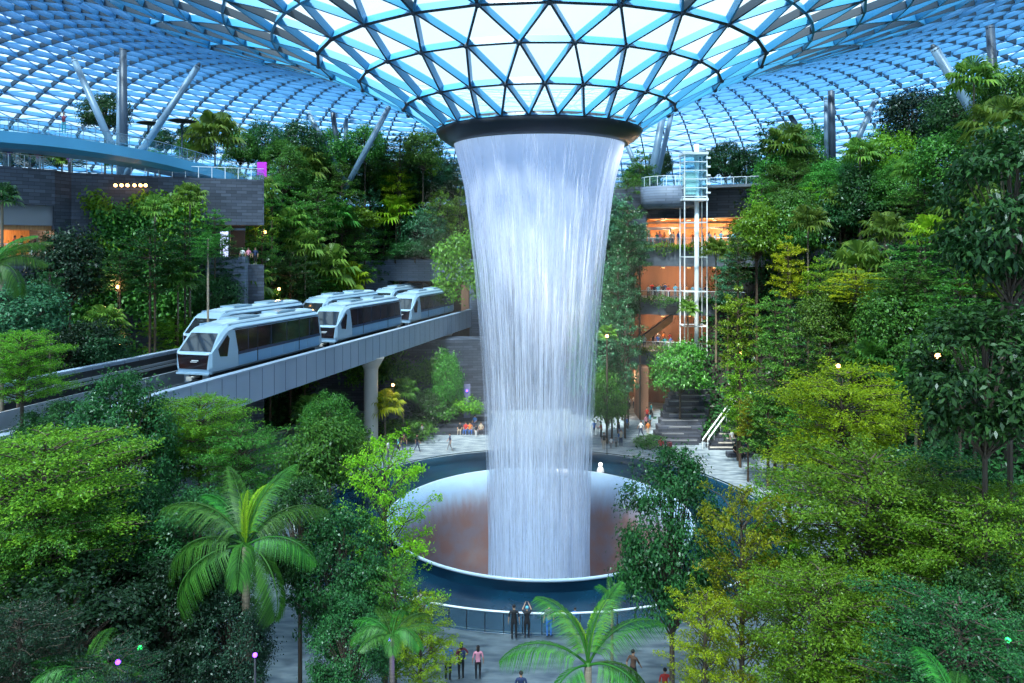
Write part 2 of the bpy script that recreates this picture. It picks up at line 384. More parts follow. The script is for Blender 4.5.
# ------------------------------------------------------------------ waterfall and basin
def water_mat(name, thr0, thr1, scale, seed, col=(.80,.87,1.0)):
    m, nt, out = new_mat(name); L = nt.links
    tc = N(nt, 'ShaderNodeTexCoord'); sp = N(nt, 'ShaderNodeSeparateXYZ'); L.new(tc.outputs['Object'], sp.inputs[0])
    at = N(nt, 'ShaderNodeMath', operation='ARCTAN2'); L.new(sp.outputs[0], at.inputs[0]); L.new(sp.outputs[1], at.inputs[1])
    sn = N(nt, 'ShaderNodeMath', operation='SINE'); L.new(at.outputs[0], sn.inputs[0])
    cs = N(nt, 'ShaderNodeMath', operation='COSINE'); L.new(at.outputs[0], cs.inputs[0])
    zz = N(nt, 'ShaderNodeMath', operation='MULTIPLY'); L.new(sp.outputs[2], zz.inputs[0]); zz.inputs[1].default_value = .004
    cb = N(nt, 'ShaderNodeCombineXYZ'); L.new(sn.outputs[0], cb.inputs[0]); L.new(cs.outputs[0], cb.inputs[1]); L.new(zz.outputs[0], cb.inputs[2])
    mp = N(nt, 'ShaderNodeMapping'); mp.inputs['Location'].default_value = (seed, seed*.7, seed*1.3); L.new(cb.outputs[0], mp.inputs[0])
    n1 = N(nt, 'ShaderNodeTexNoise'); n1.inputs['Scale'].default_value = scale; n1.inputs['Detail'].default_value = 5; n1.inputs['Roughness'].default_value = .65
    L.new(mp.outputs[0], n1.inputs['Vector'])
    n2 = N(nt, 'ShaderNodeTexNoise'); n2.inputs['Scale'].default_value = 5; n2.inputs['Detail'].default_value = 3; L.new(mp.outputs[0], n2.inputs['Vector'])
    # broken drops: a quicker noise down the fall
    z2 = N(nt, 'ShaderNodeMath', operation='MULTIPLY'); L.new(sp.outputs[2], z2.inputs[0]); z2.inputs[1].default_value = .09
    cb2 = N(nt, 'ShaderNodeCombineXYZ'); L.new(sn.outputs[0], cb2.inputs[0]); L.new(cs.outputs[0], cb2.inputs[1]); L.new(z2.outputs[0], cb2.inputs[2])
    n3 = N(nt, 'ShaderNodeTexNoise'); n3.inputs['Scale'].default_value = 9; n3.inputs['Detail'].default_value = 5; L.new(cb2.outputs[0], n3.inputs['Vector'])
    a1 = N(nt, 'ShaderNodeMath', operation='MULTIPLY_ADD'); L.new(n1.outputs[0], a1.inputs[0]); a1.inputs[1].default_value = .73
    a2 = N(nt, 'ShaderNodeMath', operation='MULTIPLY_ADD'); L.new(n2.outputs[0], a2.inputs[0]); a2.inputs[1].default_value = .22
    a3 = N(nt, 'ShaderNodeMath', operation='MULTIPLY'); L.new(n3.outputs[0], a3.inputs[0]); a3.inputs[1].default_value = .05
    L.new(a3.outputs[0], a2.inputs[2]); L.new(a2.outputs[0], a1.inputs[2])
    u_ = N(nt, 'ShaderNodeMapRange'); L.new(sp.outputs[2], u_.inputs[0]); u_.inputs[1].default_value = 27; u_.inputs[2].default_value = -7; u_.inputs[3].default_value = 0; u_.inputs[4].default_value = PI
    sn2 = N(nt, 'ShaderNodeMath', operation='SINE'); L.new(u_.outputs[0], sn2.inputs[0])
    hz = N(nt, 'ShaderNodeMapRange'); L.new(sn2.outputs[0], hz.inputs[0]); hz.inputs[3].default_value = thr0; hz.inputs[4].default_value = thr1
    df = N(nt, 'ShaderNodeMath', operation='SUBTRACT'); L.new(a1.outputs[0], df.inputs[0]); L.new(hz.outputs[0], df.inputs[1])
    al = N(nt, 'ShaderNodeMapRange', interpolation_type='SMOOTHSTEP'); al.inputs[1].default_value = -.07 - (60-scale)*.0015; al.inputs[2].default_value = .08 + (60-scale)*.0015; L.new(df.outputs[0], al.inputs[0])
    al.inputs[3].default_value = .07; al.inputs[4].default_value = 1.0
    d = N(nt, 'ShaderNodeBsdfDiffuse'); d.inputs[0].default_value = (*col, 1)
    t = N(nt, 'ShaderNodeBsdfTranslucent'); t.inputs[0].default_value = (*col, 1)
    m0 = N(nt, 'ShaderNodeMixShader'); m0.inputs[0].default_value = .5; L.new(d.outputs[0], m0.inputs[1]); L.new(t.outputs[0], m0.inputs[2])
    tr = N(nt, 'ShaderNodeBsdfTransparent'); ms = N(nt, 'ShaderNodeMixShader'); L.new(al.outputs[0], ms.inputs[0])
    L.new(tr.outputs[0], ms.inputs[1]); L.new(m0.outputs[0], ms.inputs[2]); L.new(ms.outputs[0], out.inputs[0])
    return m
fall = empty('waterfall', (AX, AY, 0)); tag(fall, 'tall round curtain of white water falling from the roof ring into the basin', 'waterfall')
def fall_r(z, s=1.0, t=0):
    pts = [(27.2,6.25),(26.6,6.15),(25.5,5.85),(23.8,5.45),(21,5.1),(18,4.75),(14,4.4),(10,4.15),(6,3.95),(2,3.8),(-2,3.7),(-6,3.75),(-12,3.9)]
    for (za, ra), (zb, rb) in zip(pts, pts[1:]):
        if z >= zb: return (rb + (ra-rb)*(z-zb)/(za-zb))*s + t
    return pts[-1][1]*s + t
def shell(s, seed, top):
    r2 = random.Random(seed); mb = MB(); n = 160; prof_ = [top - i*.8 for i in range(int((top+12)/.8)+1)]
    ph = [(r2.uniform(0, 6.28), r2.choice([7, 11, 17, 23, 31]), r2.uniform(.02,.06)) for _ in range(5)]
    vs = []
    for z in prof_:
        for k in range(n):
            a = 2*PI*k/n; w = sum(am*math.sin(q*a+p) for p, q, am in ph)*min(1, (27-z)/10+.1)
            r = fall_r(z, s) + w; vs.append((r*math.sin(a), -r*math.cos(a), z))
    fs = [(i*n+k, i*n+(k+1) % n, (i+1)*n+(k+1) % n, (i+1)*n+k) for i in range(len(prof_)-1) for k in range(n)]
    mb.add(vs, fs, 0, True); return mb
shell(1.0, 1, 27.2).build('water_curtain', water_mat('water outer', .38, .585, 60, 1.3), fall)
shell(.93, 2, 27.0).build('water_curtain', water_mat('water middle', .40, .582, 44, 4.1), fall)
shell(.84, 3, 27.0).build('water_curtain', water_mat('water inner', .42, .555, 32, 8.2), fall)

def basin_mat():
    """wet skin: sky reflection painted pale blue on the lip, fading into a mauve brown wall"""
    m, nt, out = new_mat('wet basin skin'); L = nt.links
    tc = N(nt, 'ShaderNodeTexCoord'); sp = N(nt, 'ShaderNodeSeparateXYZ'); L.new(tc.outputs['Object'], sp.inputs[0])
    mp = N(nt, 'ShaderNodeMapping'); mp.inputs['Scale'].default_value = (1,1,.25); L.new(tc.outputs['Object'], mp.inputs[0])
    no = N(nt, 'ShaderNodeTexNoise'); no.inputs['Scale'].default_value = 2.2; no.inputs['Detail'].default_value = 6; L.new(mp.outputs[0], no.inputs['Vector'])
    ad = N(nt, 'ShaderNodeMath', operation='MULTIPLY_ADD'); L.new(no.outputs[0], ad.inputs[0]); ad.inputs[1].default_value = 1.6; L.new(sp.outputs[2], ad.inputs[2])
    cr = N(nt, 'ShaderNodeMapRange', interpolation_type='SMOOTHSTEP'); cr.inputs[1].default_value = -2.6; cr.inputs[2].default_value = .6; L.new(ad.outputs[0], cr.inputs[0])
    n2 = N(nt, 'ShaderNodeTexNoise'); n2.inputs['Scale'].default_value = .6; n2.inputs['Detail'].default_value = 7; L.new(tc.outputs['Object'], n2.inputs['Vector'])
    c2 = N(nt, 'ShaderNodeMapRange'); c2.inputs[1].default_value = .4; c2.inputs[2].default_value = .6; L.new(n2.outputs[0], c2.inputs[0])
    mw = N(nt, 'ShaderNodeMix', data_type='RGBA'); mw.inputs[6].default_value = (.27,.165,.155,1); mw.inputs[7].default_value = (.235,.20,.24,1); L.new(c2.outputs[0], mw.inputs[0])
    mx = N(nt, 'ShaderNodeMix', data_type='RGBA'); L.new(cr.outputs[0], mx.inputs[0]); L.new(mw.outputs[2], mx.inputs[6]); mx.inputs[7].default_value = (.38,.58,.82,1)  # lip blue carries the sky's reflection in the base colour
    b = N(nt, 'ShaderNodeBsdfPrincipled'); b.inputs['Roughness'].default_value = .22; b.inputs['Specular IOR Level'].default_value = .8
    bu = N(nt, 'ShaderNodeBump'); bu.inputs['Strength'].default_value = .5; L.new(no.outputs[0], bu.inputs['Height']); L.new(bu.outputs[0], b.inputs['Normal'])
    L.new(mx.outputs[2], b.inputs['Base Color']); L.new(b.outputs[0], out.inputs[0]); return m
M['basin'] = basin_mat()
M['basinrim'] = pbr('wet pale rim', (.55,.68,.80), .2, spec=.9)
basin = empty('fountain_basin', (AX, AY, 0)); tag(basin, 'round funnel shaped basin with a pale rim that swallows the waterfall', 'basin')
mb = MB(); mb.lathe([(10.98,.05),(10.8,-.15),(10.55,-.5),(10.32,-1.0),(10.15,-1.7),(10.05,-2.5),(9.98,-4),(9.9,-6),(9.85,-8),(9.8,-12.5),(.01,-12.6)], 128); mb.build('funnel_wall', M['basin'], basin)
mb = MB(); mb.lathe([(10.98,.05),(11.04,.08),(11.12,.06),(11.13,-.06),(11.08,-.12)], 128); mb.build('rim', M['basinrim'], basin)
mb = MB(); mb.lathe([(11.08,-.12),(11.02,-.4),(11.0,-.8)], 128); mb.build('skirt', M['moat'], basin)

m, nt, out = new_mat('spray haze'); vsn = N(nt, 'ShaderNodeVolumeScatter'); vsn.inputs['Density'].default_value = .0045; vsn.inputs['Color'].default_value = (.9,.95,1,1); vsn.inputs['Anisotropy'].default_value = .2
nt.links.new(vsn.outputs[0], out.inputs['Volume'])
mb = MB(); mb.lathe([(.01,.3),(9.5,.3),(11,1.5),(11.5,8),(10.5,18),(8.0,24),(.01,25)], 40, AX, AY); mist = mb.build('mist', m); tag(mist, 'thin haze of spray hanging around the waterfall', 'mist', kind='stuff')
# handrail around the moat
bal = empty('balustrade', (AX, AY, 0)); tag(bal, 'low glass balustrade with a thin white handrail curving around the moat', 'railing')
R_B = 17.25; seg = 72
AR = math.radians(72)
mb = MB(); mb.lathe([(R_B, .08), (R_B, 1.0)], 96, a0=-AR, a1=AR); mb.build('glass_panel', M['rail_glass'], bal)
mb = MB(); pts = [(R_B*math.sin(-AR+2*AR*k/120), -R_B*math.cos(-AR+2*AR*k/120), 1.1) for k in range(121)]
mb.tube(pts, .055, 6, cap=False); mb.build('handrail', M['whitemetal'], bal)
mb = MB(); mb.bar((0, -R_B, .0), (0, -R_B, 1.1), .04, .04); pm = mb.mesh('post', M['rubber'])
for k in range(46):
    o = link('post', pm, bal); o.rotation_euler = (0, 0, -AR+2*AR*k/45)
# small lamp cone on the far rim of the moat
o = empty('rim_light', (AX + 6.0, AY + 12.6, -.75)); tag(o, 'small glowing light on the far rim of the basin right of the waterfall', 'lamp')
mb = MB(); mb.lathe([(.35,0),(.3,.25),(.12,.5),(.01,.55)], 16); mb.build('housing', M['white'], o)
mb = MB(); mb.ball((0,0,.65), .16); mb.build('bulb', M['bulb_white'], o)

# ------------------------------------------------------------------ people
def person_mesh(name, joints, bones, mats, hair=True, fingers=True):
    """joints: name -> (x, y, z, radius); grows one continuous skinned body facing -Y"""
    ks = list(joints); idx = {k: i for i, k in enumerate(ks)}
    vs = [joints[k][:3] for k in ks]; rr = [joints[k][3] for k in ks]; es = [(idx[a], idx[b]) for a, b in bones]
    me = bpy.data.meshes.new(name); me.from_pydata(vs, es, [])
    o = bpy.data.objects.new(name, me); C.objects.link(o)
    sm = o.modifiers.new('s', 'SKIN'); su = o.modifiers.new('d', 'SUBSURF'); su.levels = 1
    sv = me.skin_vertices[0].data
    for i, r in enumerate(rr):
        sv[i].radius = (r[0], r[1]) if isinstance(r, tuple) else (r, r)
    for i in range(len(vs)): sv[i].use_root = (ks[i] == 'pelvis')
    dg = bpy.context.evaluated_depsgraph_get(); ev = o.evaluated_get(dg)
    m2 = bpy.data.meshes.new_from_object(ev); bpy.data.objects.remove(o)
    m2.name = name
    for m in mats: m2.materials.append(m)
    return m2, vs, ks
SK = [('pelvis','waist'),('waist','chest'),('chest','neck'),('neck','head'),('head','crown'),
      ('chest','shl'),('shl','ell'),('ell','wrl'),('wrl','hal'),('chest','shr'),('shr','elr'),('elr','wrr'),('wrr','har'),
      ('pelvis','hil'),('hil','knl'),('knl','anl'),('anl','tol'),('pelvis','hir'),('hir','knr'),('knr','anr'),('anr','tor')]
def pose(arm_l, arm_r, leg_l=None, leg_r=None, pel=.95, dz=0, lean=0):
    J = {'pelvis': (0,0,pel,(.15,.105)), 'waist': (0,-.01+lean*.3,pel+.17,(.125,.09)), 'chest': (0,-.01+lean*.7,pel+.40,(.155,.10)),
         'neck': (0,lean,pel+.54,.052), 'head': (0,-.015+lean,pel+.63,(.072,.082)), 'crown': (0,-.01+lean,pel+.735,(.07,.08))}
    for s, A, Lg in (('l', arm_l, leg_l), ('r', arm_r, leg_r)):
        q = -1 if s == 'l' else 1
        J['sh'+s] = (q*.18, lean*.8, pel+.46, .058)
        e, w, h = A
        J['el'+s] = (q*e[0], e[1]+lean*.6, e[2]+pel-.95, .042); J['wr'+s] = (q*w[0], w[1]+lean*.6, w[2]+pel-.95, .028); J['ha'+s] = (q*h[0], h[1]+lean*.6, h[2]+pel-.95, (.034,.018))
        if Lg is None: Lg = ((.095,0,.90), (.10,-.01,.50), (.10,.02,.09), (.11,-.15,.04))
        J['hi'+s] = (q*Lg[0][0], Lg[0][1], Lg[0][2], .092); J['kn'+s] = (q*Lg[1][0], Lg[1][1], Lg[1][2], .062)
        J['an'+s] = (q*Lg[2][0], Lg[2][1], Lg[2][2], .042); J['to'+s] = (q*Lg[3][0], Lg[3][1], Lg[3][2], (.045,.03))
    return J
ad = ((.25,.02,1.15), (.27,-.04,.90), (.27,-.07,.80))
af = ((.25,-.08,1.18), (.20,-.28,1.22), (.17,-.36,1.24))
up = ((.24,-.18,1.45), (.12,-.36,1.66), (.08,-.38,1.74))
hp = ((.34,.05,1.20), (.20,-.05,1.02), (.16,-.08,1.0))
wl = ((.095,0,.90), (.10,-.16,.52), (.10,-.26,.10), (.10,-.42,.07)); wr = ((.095,0,.90), (.10,.06,.50), (.10,.30,.14), (.10,.18,.04))
sl = ((.10,-.02,.44), (.13,-.42,.47), (.14,-.42,.09), (.14,-.57,.04))
POSES = {'stand': pose(ad, ad), 'photo': pose(up, up), 'lean': pose(af, af, lean=-.06), 'hip': pose(hp, ad),
         'walk': pose(((.24,-.12,1.17),(.24,-.26,.98),(.24,-.31,.92)), ((.24,.14,1.17),(.25,.10,.92),(.25,.08,.83)), wl, wr, pel=.93),
         'sit': pose(((.24,-.06,1.18),(.18,-.30,1.08),(.15,-.36,1.05)), ((.24,-.06,1.18),(.18,-.30,1.08),(.15,-.36,1.05)), sl, sl, pel=.50)}
def cmat(n, c): return pbr(n, c, .75)
SKIN = cmat('skin', (.50,.28,.18)); SKIN2 = cmat('darker skin', (.26,.13,.08))
CL = {'black': (.012,.012,.015), 'navy': (.015,.03,.09), 'white': (.75,.75,.75), 'red': (.55,.04,.03), 'blue': (.04,.16,.5), 'teal': (.02,.28,.32),
      'pink': (.65,.25,.33), 'maroon': (.16,.02,.04), 'grey': (.2,.2,.22), 'orange': (.65,.2,.04), 'purple': (.28,.10,.5), 'cyan': (.15,.5,.65), 'beige': (.5,.42,.32), 'green': (.05,.25,.08), 'yellow': (.7,.5,.06), 'brown': (.10,.05,.03)}
CM = {k: cmat(k+' cloth', v) for k, v in CL.items()}
HAIR = cmat('dark hair', (.012,.009,.008)); SHOE = cmat('shoe', (.35,.35,.36))
PM = {}
for nm, J in POSES.items():
    me, jv, jk = person_mesh('person', J, SK, [SKIN, CM['black'], CM['navy'], SHOE, HAIR])
    seg_mat = {}
    n = len(me.polygons); mi = []
    segs = []
    for a, b in SK:
        m = 1
        if a in ('neck', 'head'): m = 0
        if a in ('ell', 'elr', 'wrl', 'wrr'): m = 0
        if a in ('pelvis',) and b != 'waist': m = 2
        if a[:2] in ('hi', 'kn'): m = 2
        if a[:2] == 'an': m = 3
        segs.append((Vector(J[a][:3]), Vector(J[b][:3]), m))
    for p in me.polygons:
        c = p.center; best = (9, 1)
        for a, b, m in segs:
            t = max(0, min(1, (c-a).dot(b-a)/(b-a).length_squared)); d = (a+(b-a)*t-c).length
            if d < best[0]: best = (d, m)
        m = best[1]; hd = Vector(J['head'][:3])
        mi.append(m)
    me.polygons.foreach_set('material_index', mi); me.polygons.foreach_set('use_smooth', [True]*n)
    # face: nose, ears, and five fingers on each hand
    bm = bmesh.new(); bm.from_mesh(me)
    hc = Vector(J['head'][:3]); 
    def blob(c, r, mat):
        g = bmesh.ops.create_uvsphere(bm, u_segments=6, v_segments=4, radius=1, matrix=Matrix.Translation(c) @ Matrix.Diagonal((*r, 1)))
        for f in {f for v in g['verts'] for f in v.link_faces}: f.material_index = mat; f.smooth = True
    blob(hc + Vector((0,-.095,.03)), (.014,.02,.022), 0)
    for q in (-1, 1):
        blob(hc + Vector((q*.08,.0,.03)), (.012,.02,.03), 0)
        blob(hc + Vector((q*.03,-.083,.05)), (.013,.008,.008), 4)
    blob(hc + Vector((0,-.085,-.015)), (.024,.008,.006), 1)
    for s in 'lr':
        h = Vector(J['ha'+s][:3]); w = Vector(J['wr'+s][:3]); d = (h-w).normalized()
        side = Vector((0,1,0)) if abs(d.y) < .7 else Vector((1,0,0))
        for k in range(5):
            o0 = h + side*(k-2)*.018 + (d*(-.03) if k == 0 else d*0)
            dd = (d + side*(-.7 if k == 0 else (k-2.5)*.06)).normalized()
            L_ = (.05,.075,.085,.078,.06)[k]
            rot = dd.to_track_quat('Z', 'Y').to_matrix().to_4x4()
            g = bmesh.ops.create_cone(bm, cap_ends=True, segments=5, radius1=.010, radius2=.007, depth=L_, matrix=Matrix.Translation(o0 + dd*L_/2) @ rot)
            for f in {f for v in g['verts'] for f in v.link_faces}: f.material_index = 0
    bm.to_mesh(me); bm.free()
    hm = MB(); c = Vector(J['crown'][:3])
    hm.ball((c.x, c.y+.022, c.z-.01), (.088,.09,.085), 0, 12, 8); short = hm.mesh('hair', HAIR)
    hm.ball((c.x, c.y+.055, c.z-.13), (.085,.05,.15), 0, 12, 8); long_ = hm.mesh('hair', HAIR)
    PM[nm] = (me, short, long_)
PEOPLE = []
def person(loc, pz='stand', shirt='black', trousers='navy', h=1.68, rz=0, hair='short', skin=0, label=None, where=None, group=None, extra=None, cap=None):
    o = link('person', PM[pz][0]); o.location = loc; s = h/1.70; o.scale = (s, s, s); o.rotation_euler = (0, 0, rz)
    for i, m in ((0, SKIN2 if skin else SKIN), (1, CM[shirt]), (2, CM[trousers])):
        o.material_slots[i].link = 'OBJECT'; o.material_slots[i].material = m
    hh = link('hair', PM[pz][2 if hair == 'long' else 1], o)
    if cap:
        hh.name = 'cap'; hh.material_slots[0].link = 'OBJECT'; hh.material_slots[0].material = CM[cap]
    if label: tag(o, label, 'person', group)
    else: PEOPLE.append((o, {'stand': 'standing', 'photo': 'taking a photo', 'lean': 'leaning', 'hip': 'standing hand on hip', 'walk': 'walking', 'sit': 'seated'}[pz], shirt, trousers, where, group))
    return o
def on_ground(x, yfeet, z=0.0):
    """the spot on a floor of height z seen at pixel x, y"""
    d = (HC - z)*F/(yfeet - HY); return Vector(((x-CX0)*d/F, d, z))
# front row
person(on_ground(514, 640), 'stand', 'black', 'black', 1.72, PI, label='man dressed all in black at the basin handrail, left of the pair', group='visitors at the front handrail')
pr = person(on_ground(527, 639), 'photo', 'black', 'black', 1.60, PI, label='person in black with a pale cap raising a phone at the front handrail', group='visitors at the front handrail', cap='cyan')
person(on_ground(549, 637), 'stand', 'grey', 'blue', 1.62, PI+.2, label='person in blue shorts half hidden by the palm fronds at the handrail', group='visitors at the front handrail')
person(on_ground(575, 633), 'lean', 'blue', 'navy', 1.25, PI-.2, label='child in a bright blue shirt at the front handrail right of the palm', group='visitors at the front handrail')
person(on_ground(421, 622), 'lean', 'white', 'navy', 1.6, PI+.5, label='person in a white shirt leaning on the handrail beside the left lime tree', group='visitors at the front handrail')
person(on_ground(428, 623), 'lean', 'cyan', 'grey', 1.55, PI+.3, label='person in a light blue shirt leaning on the handrail beside the left lime tree', group='visitors at the front handrail')
person(on_ground(431, 668), 'walk', 'maroon', 'navy', 1.5, 1.9, hair='long', label='woman in dull red walking alone, leftmost on the near paving', group='visitors on the near paving')
person(on_ground(448, 681), 'stand', 'blue', 'black', 1.72, PI-.4, label='man in a blue jacket beside the woman in maroon', group='visitors on the near paving')
pb = person(on_ground(461, 680), 'hip', 'maroon', 'black', 1.66, PI+.5, hair='long', label='woman in a maroon top carrying a dark backpack', group='visitors on the near paving')
person(on_ground(478, 680), 'stand', 'pink', 'black', 1.52, PI+.1, hair='long', label='girl in a pink top and black trousers on the near paving', group='visitors on the near paving')
person(on_ground(521, 712), 'stand', 'navy', 'grey', 1.68, PI, label='head of a dark haired visitor cut off by the lower picture edge', group='visitors on the near paving')
person(on_ground(633, 688), 'walk', 'brown', 'black', 1.68, 2.4, label='dark clothed person walking behind the front palm', group='visitors on the near paving')
person(on_ground(665, 707), 'stand', 'red', 'navy', 1.62, PI, label='person in red just above the lower edge beside the palm', group='visitors on the near paving')
person(on_ground(783, 665), 'hip', 'blue', 'navy', 1.7, 2, label='person in a blue shirt seen between the right foreground trunks', group='visitors on the near paving')
person(on_ground(791, 667), 'stand', 'red', 'grey', 1.6, 2.6, label='person in a red shirt seen between the right foreground trunks', group='visitors on the near paving')
# back pack
mb = MB(); mb.ball((0, .17, 1.2), (.15,.1,.22), 0, 10, 8); mb.tube([(-.1,.1,1.4),(-.12,-.1,1.38),(-.1,-.1,1.1)], .015, 5); mb.tube([(.1,.1,1.4),(.12,-.1,1.38),(.1,-.1,1.1)], .015, 5)
bp = mb.build('backpack', CM['navy']); bp.location = pb.location; bp.rotation_euler = pb.rotation_euler
tag(bp, 'dark backpack worn by the woman in maroon', 'backpack')
# back of the plaza, left
g = 'visitors on the far paving left of the waterfall'; w = 'behind the basin, left side'
for x, y, pz, s, t, rz, h in ((417,452,'walk','black','navy',1.8,1.7),(422,441,'stand','grey','black',.4,1.7),(450,451,'walk','navy','grey',-1.6,1.7),(426,431,'stand','white','black',0,1.6),
                              (388,458,'stand','white','grey',1.2,1.6),(398,455,'walk','cyan','black',1.5,1.7),(404,452,'stand','brown','navy',0,1.7),(476,437,'stand','black','white',.5,1.2),(382,461,'hip','pink','navy',1,1.6)):
    person(on_ground(x, y), pz, s, t, h, rz, where=w, group=g)
# seated on the far steps: placed with the steps below
g = 'visitors on the far paving right of the waterfall'; w = 'behind the basin, right side'
for x, y, pz, s, t, rz, h in ((594,437,'stand','blue','navy',.3,1.7),(598,436,'stand','white','grey',-.4,1.65),(601,438,'hip','red','black',1,1.6),(604,450,'stand','black','beige',.2,1.65),(611,449,'stand','white','grey',.5,1.1),
                              (616,448,'stand','grey','black',0,1.0),(621,447,'photo','beige','navy',-.3,1.65),(619,438,'stand','navy','blue',1,1.6),(627,432,'walk','blue','grey',1.4,1.6),(629,410,'stand','white','black',0,1.6),(634,409,'stand','white','navy',.4,1.6),
                              (641,437,'walk','white','navy',-1,1.65),(648,437,'stand','orange','beige',.3,1.6),(647,422,'stand','red','navy',.1,1.6),(651,418,'walk','teal','black',1.4,1.7),(646,430,'stand','pink','black',.6,1.6),
                              (661,456,'stand','red','navy',-.5,1.7),(732,447,'stand','white','grey',.4,1.7),(740,447,'hip','teal','black',-.2,1.7),(650,428,'stand','cyan','brown',1,1.6)):
    person(on_ground(x, y), pz, s, t, h, rz, where=w, group=g)
st = empty('pushchair', on_ground(670, 453)); tag(st, 'small dark pushchair on the far paving beside the person in red', 'pushchair')
mb = MB(); mb.box((-.22,-.3,.35),(.22,.3,.5)); mb.bar((-.2,.3,.4),(-.2,.5,1),.03,.03); mb.bar((.2,.3,.4),(.2,.5,1),.03,.03); mb.bar((-.2,.5,1),(.2,.5,1),.03,.03); mb.box((-.22,.1,.5),(.22,.3,.95)); mb.build('seat', CM['maroon'], st)
for q in ((-.22,-.3),(.22,-.3),(-.22,.3),(.22,.3)):
    mb = MB(); mb.tube([(q[0]-.02,q[1],.12),(q[0]+.02,q[1],.12)], .12, 10); mb.bar((q[0],q[1],.12),(q[0],q[1],.38),.03,.03); mb.build('wheel', M['rubber'], st)

# ------------------------------------------------------------------ guideway and trains
GD = Vector((.2547, 1, 0)).normalized(); GN = Vector((GD.y, -GD.x, 0))      # along, and to the right
G0 = Vector((-20, 41.8, 0))
def G(s, off, z): p = G0 + GD*s - GN*off; return (p.x, p.y, z)
S0, S1 = -30, 66
gw = empty('guideway', G(20, 5.5, 8.8)); gw.rotation_euler = (0,0,0); tag(gw, 'long grey elevated guideway carrying two tracks across the garden', 'guideway')
def gobj(mb, name, mats):
    o = mb.build(name, mats, gw); o.matrix_parent_inverse = Matrix.Translation(-Vector(gw.location)); return o
def gbox(mb, s0, s1, o0, o1, z0, z1, mi=0):
    vs = [G(s, o, z) for z in (z0, z1) for s, o in ((s0,o0),(s1,o0),(s1,o1),(s0,o1))]
    mb.add(vs, [(0,3,2,1),(4,5,6,7),(0,1,5,4),(1,2,6,5),(2,3,7,6),(3,0,4,7)], mi)
for off, nm in ((0, 'near'), (11.4, 'far')):
    mb = MB(); gbox(mb, S0, S1, off, off+.45, 8.9, 11.1, 0); gbox(mb, S0, S1, off-.06, off+.5, 11.1, 11.22, 0)
    for k in range(int((S1-S0)/1.5)): gbox(mb, S0+k*1.5, S0+k*1.5+.04, off-.012, off+.02, 8.95, 11.08, 1)
    gobj(mb, 'side_beam', [M['beamgrey'], M['beamseam']])
    mb = MB(); i_ = (.45, .50) if off == 0 else (-.05, -.01); gbox(mb, S0, S1, off+i_[0], off+i_[1], 9.3, 10.95); gobj(mb, 'inner_lining', M['trackbed'])
mb = MB(); gbox(mb, S0, S1, .45, 11.4, 9.0, 9.6); gobj(mb, 'deck', M['trackbed'])
for off in (1.6, 4.2, 8.1, 10.7):
    mb = MB(); gbox(mb, S0, S1, off-.25, off+.25, 9.6, 10.2, 0); gbox(mb, S0, S1, off-.32, off-.26, 10.25, 10.4, 1); gobj(mb, 'running_rail', [M['trackbed'], M['railmetal']])
mb = MB(); gbox(mb, S0, S1, 5.6, 5.75, 9.6, 10.9, 0); gobj(mb, 'centre_rail', M['railmetal'])
mb = MB(); gbox(mb, S0, S1, 11.2, 11.3, 10.3, 10.5, 0); gobj(mb, 'power_rail', M['railmetal'])
mb = MB()
for k in range(5): gbox(mb, -9+k*.01, -8.2, 2.2+k*.05, 2.4, 9.6, 9.9+.01*k)
gobj(mb, 'track_marker', M['screen'])
# pillars
for px, s, lb in ((371, 29.5, 'round concrete pillar under the guideway, nearer the viewer'), (446, 56.0, 'round concrete pillar under the guideway, close to the waterfall')):
    c = G(s, 3.2, 0); pl = empty('support_pillar', (c[0], c[1], 0)); tag(pl, lb, 'pillar', 'guideway pillars')
    d = c[1]; cx = (px-512)*d/F
    pl.location = (cx, d, 0)
    mb = MB(); mb.lathe([(.72,0),(.68,.3),(.66,7.6),(.72,8.0)], 24); mb.build('shaft', M['concrete'], pl)
    mb = MB(); mb.lathe([(.72,8.0),(1.25,8.88),(1.25,8.98),(.01,8.99)], 24); mb.build('capital', M['concrete'], pl)

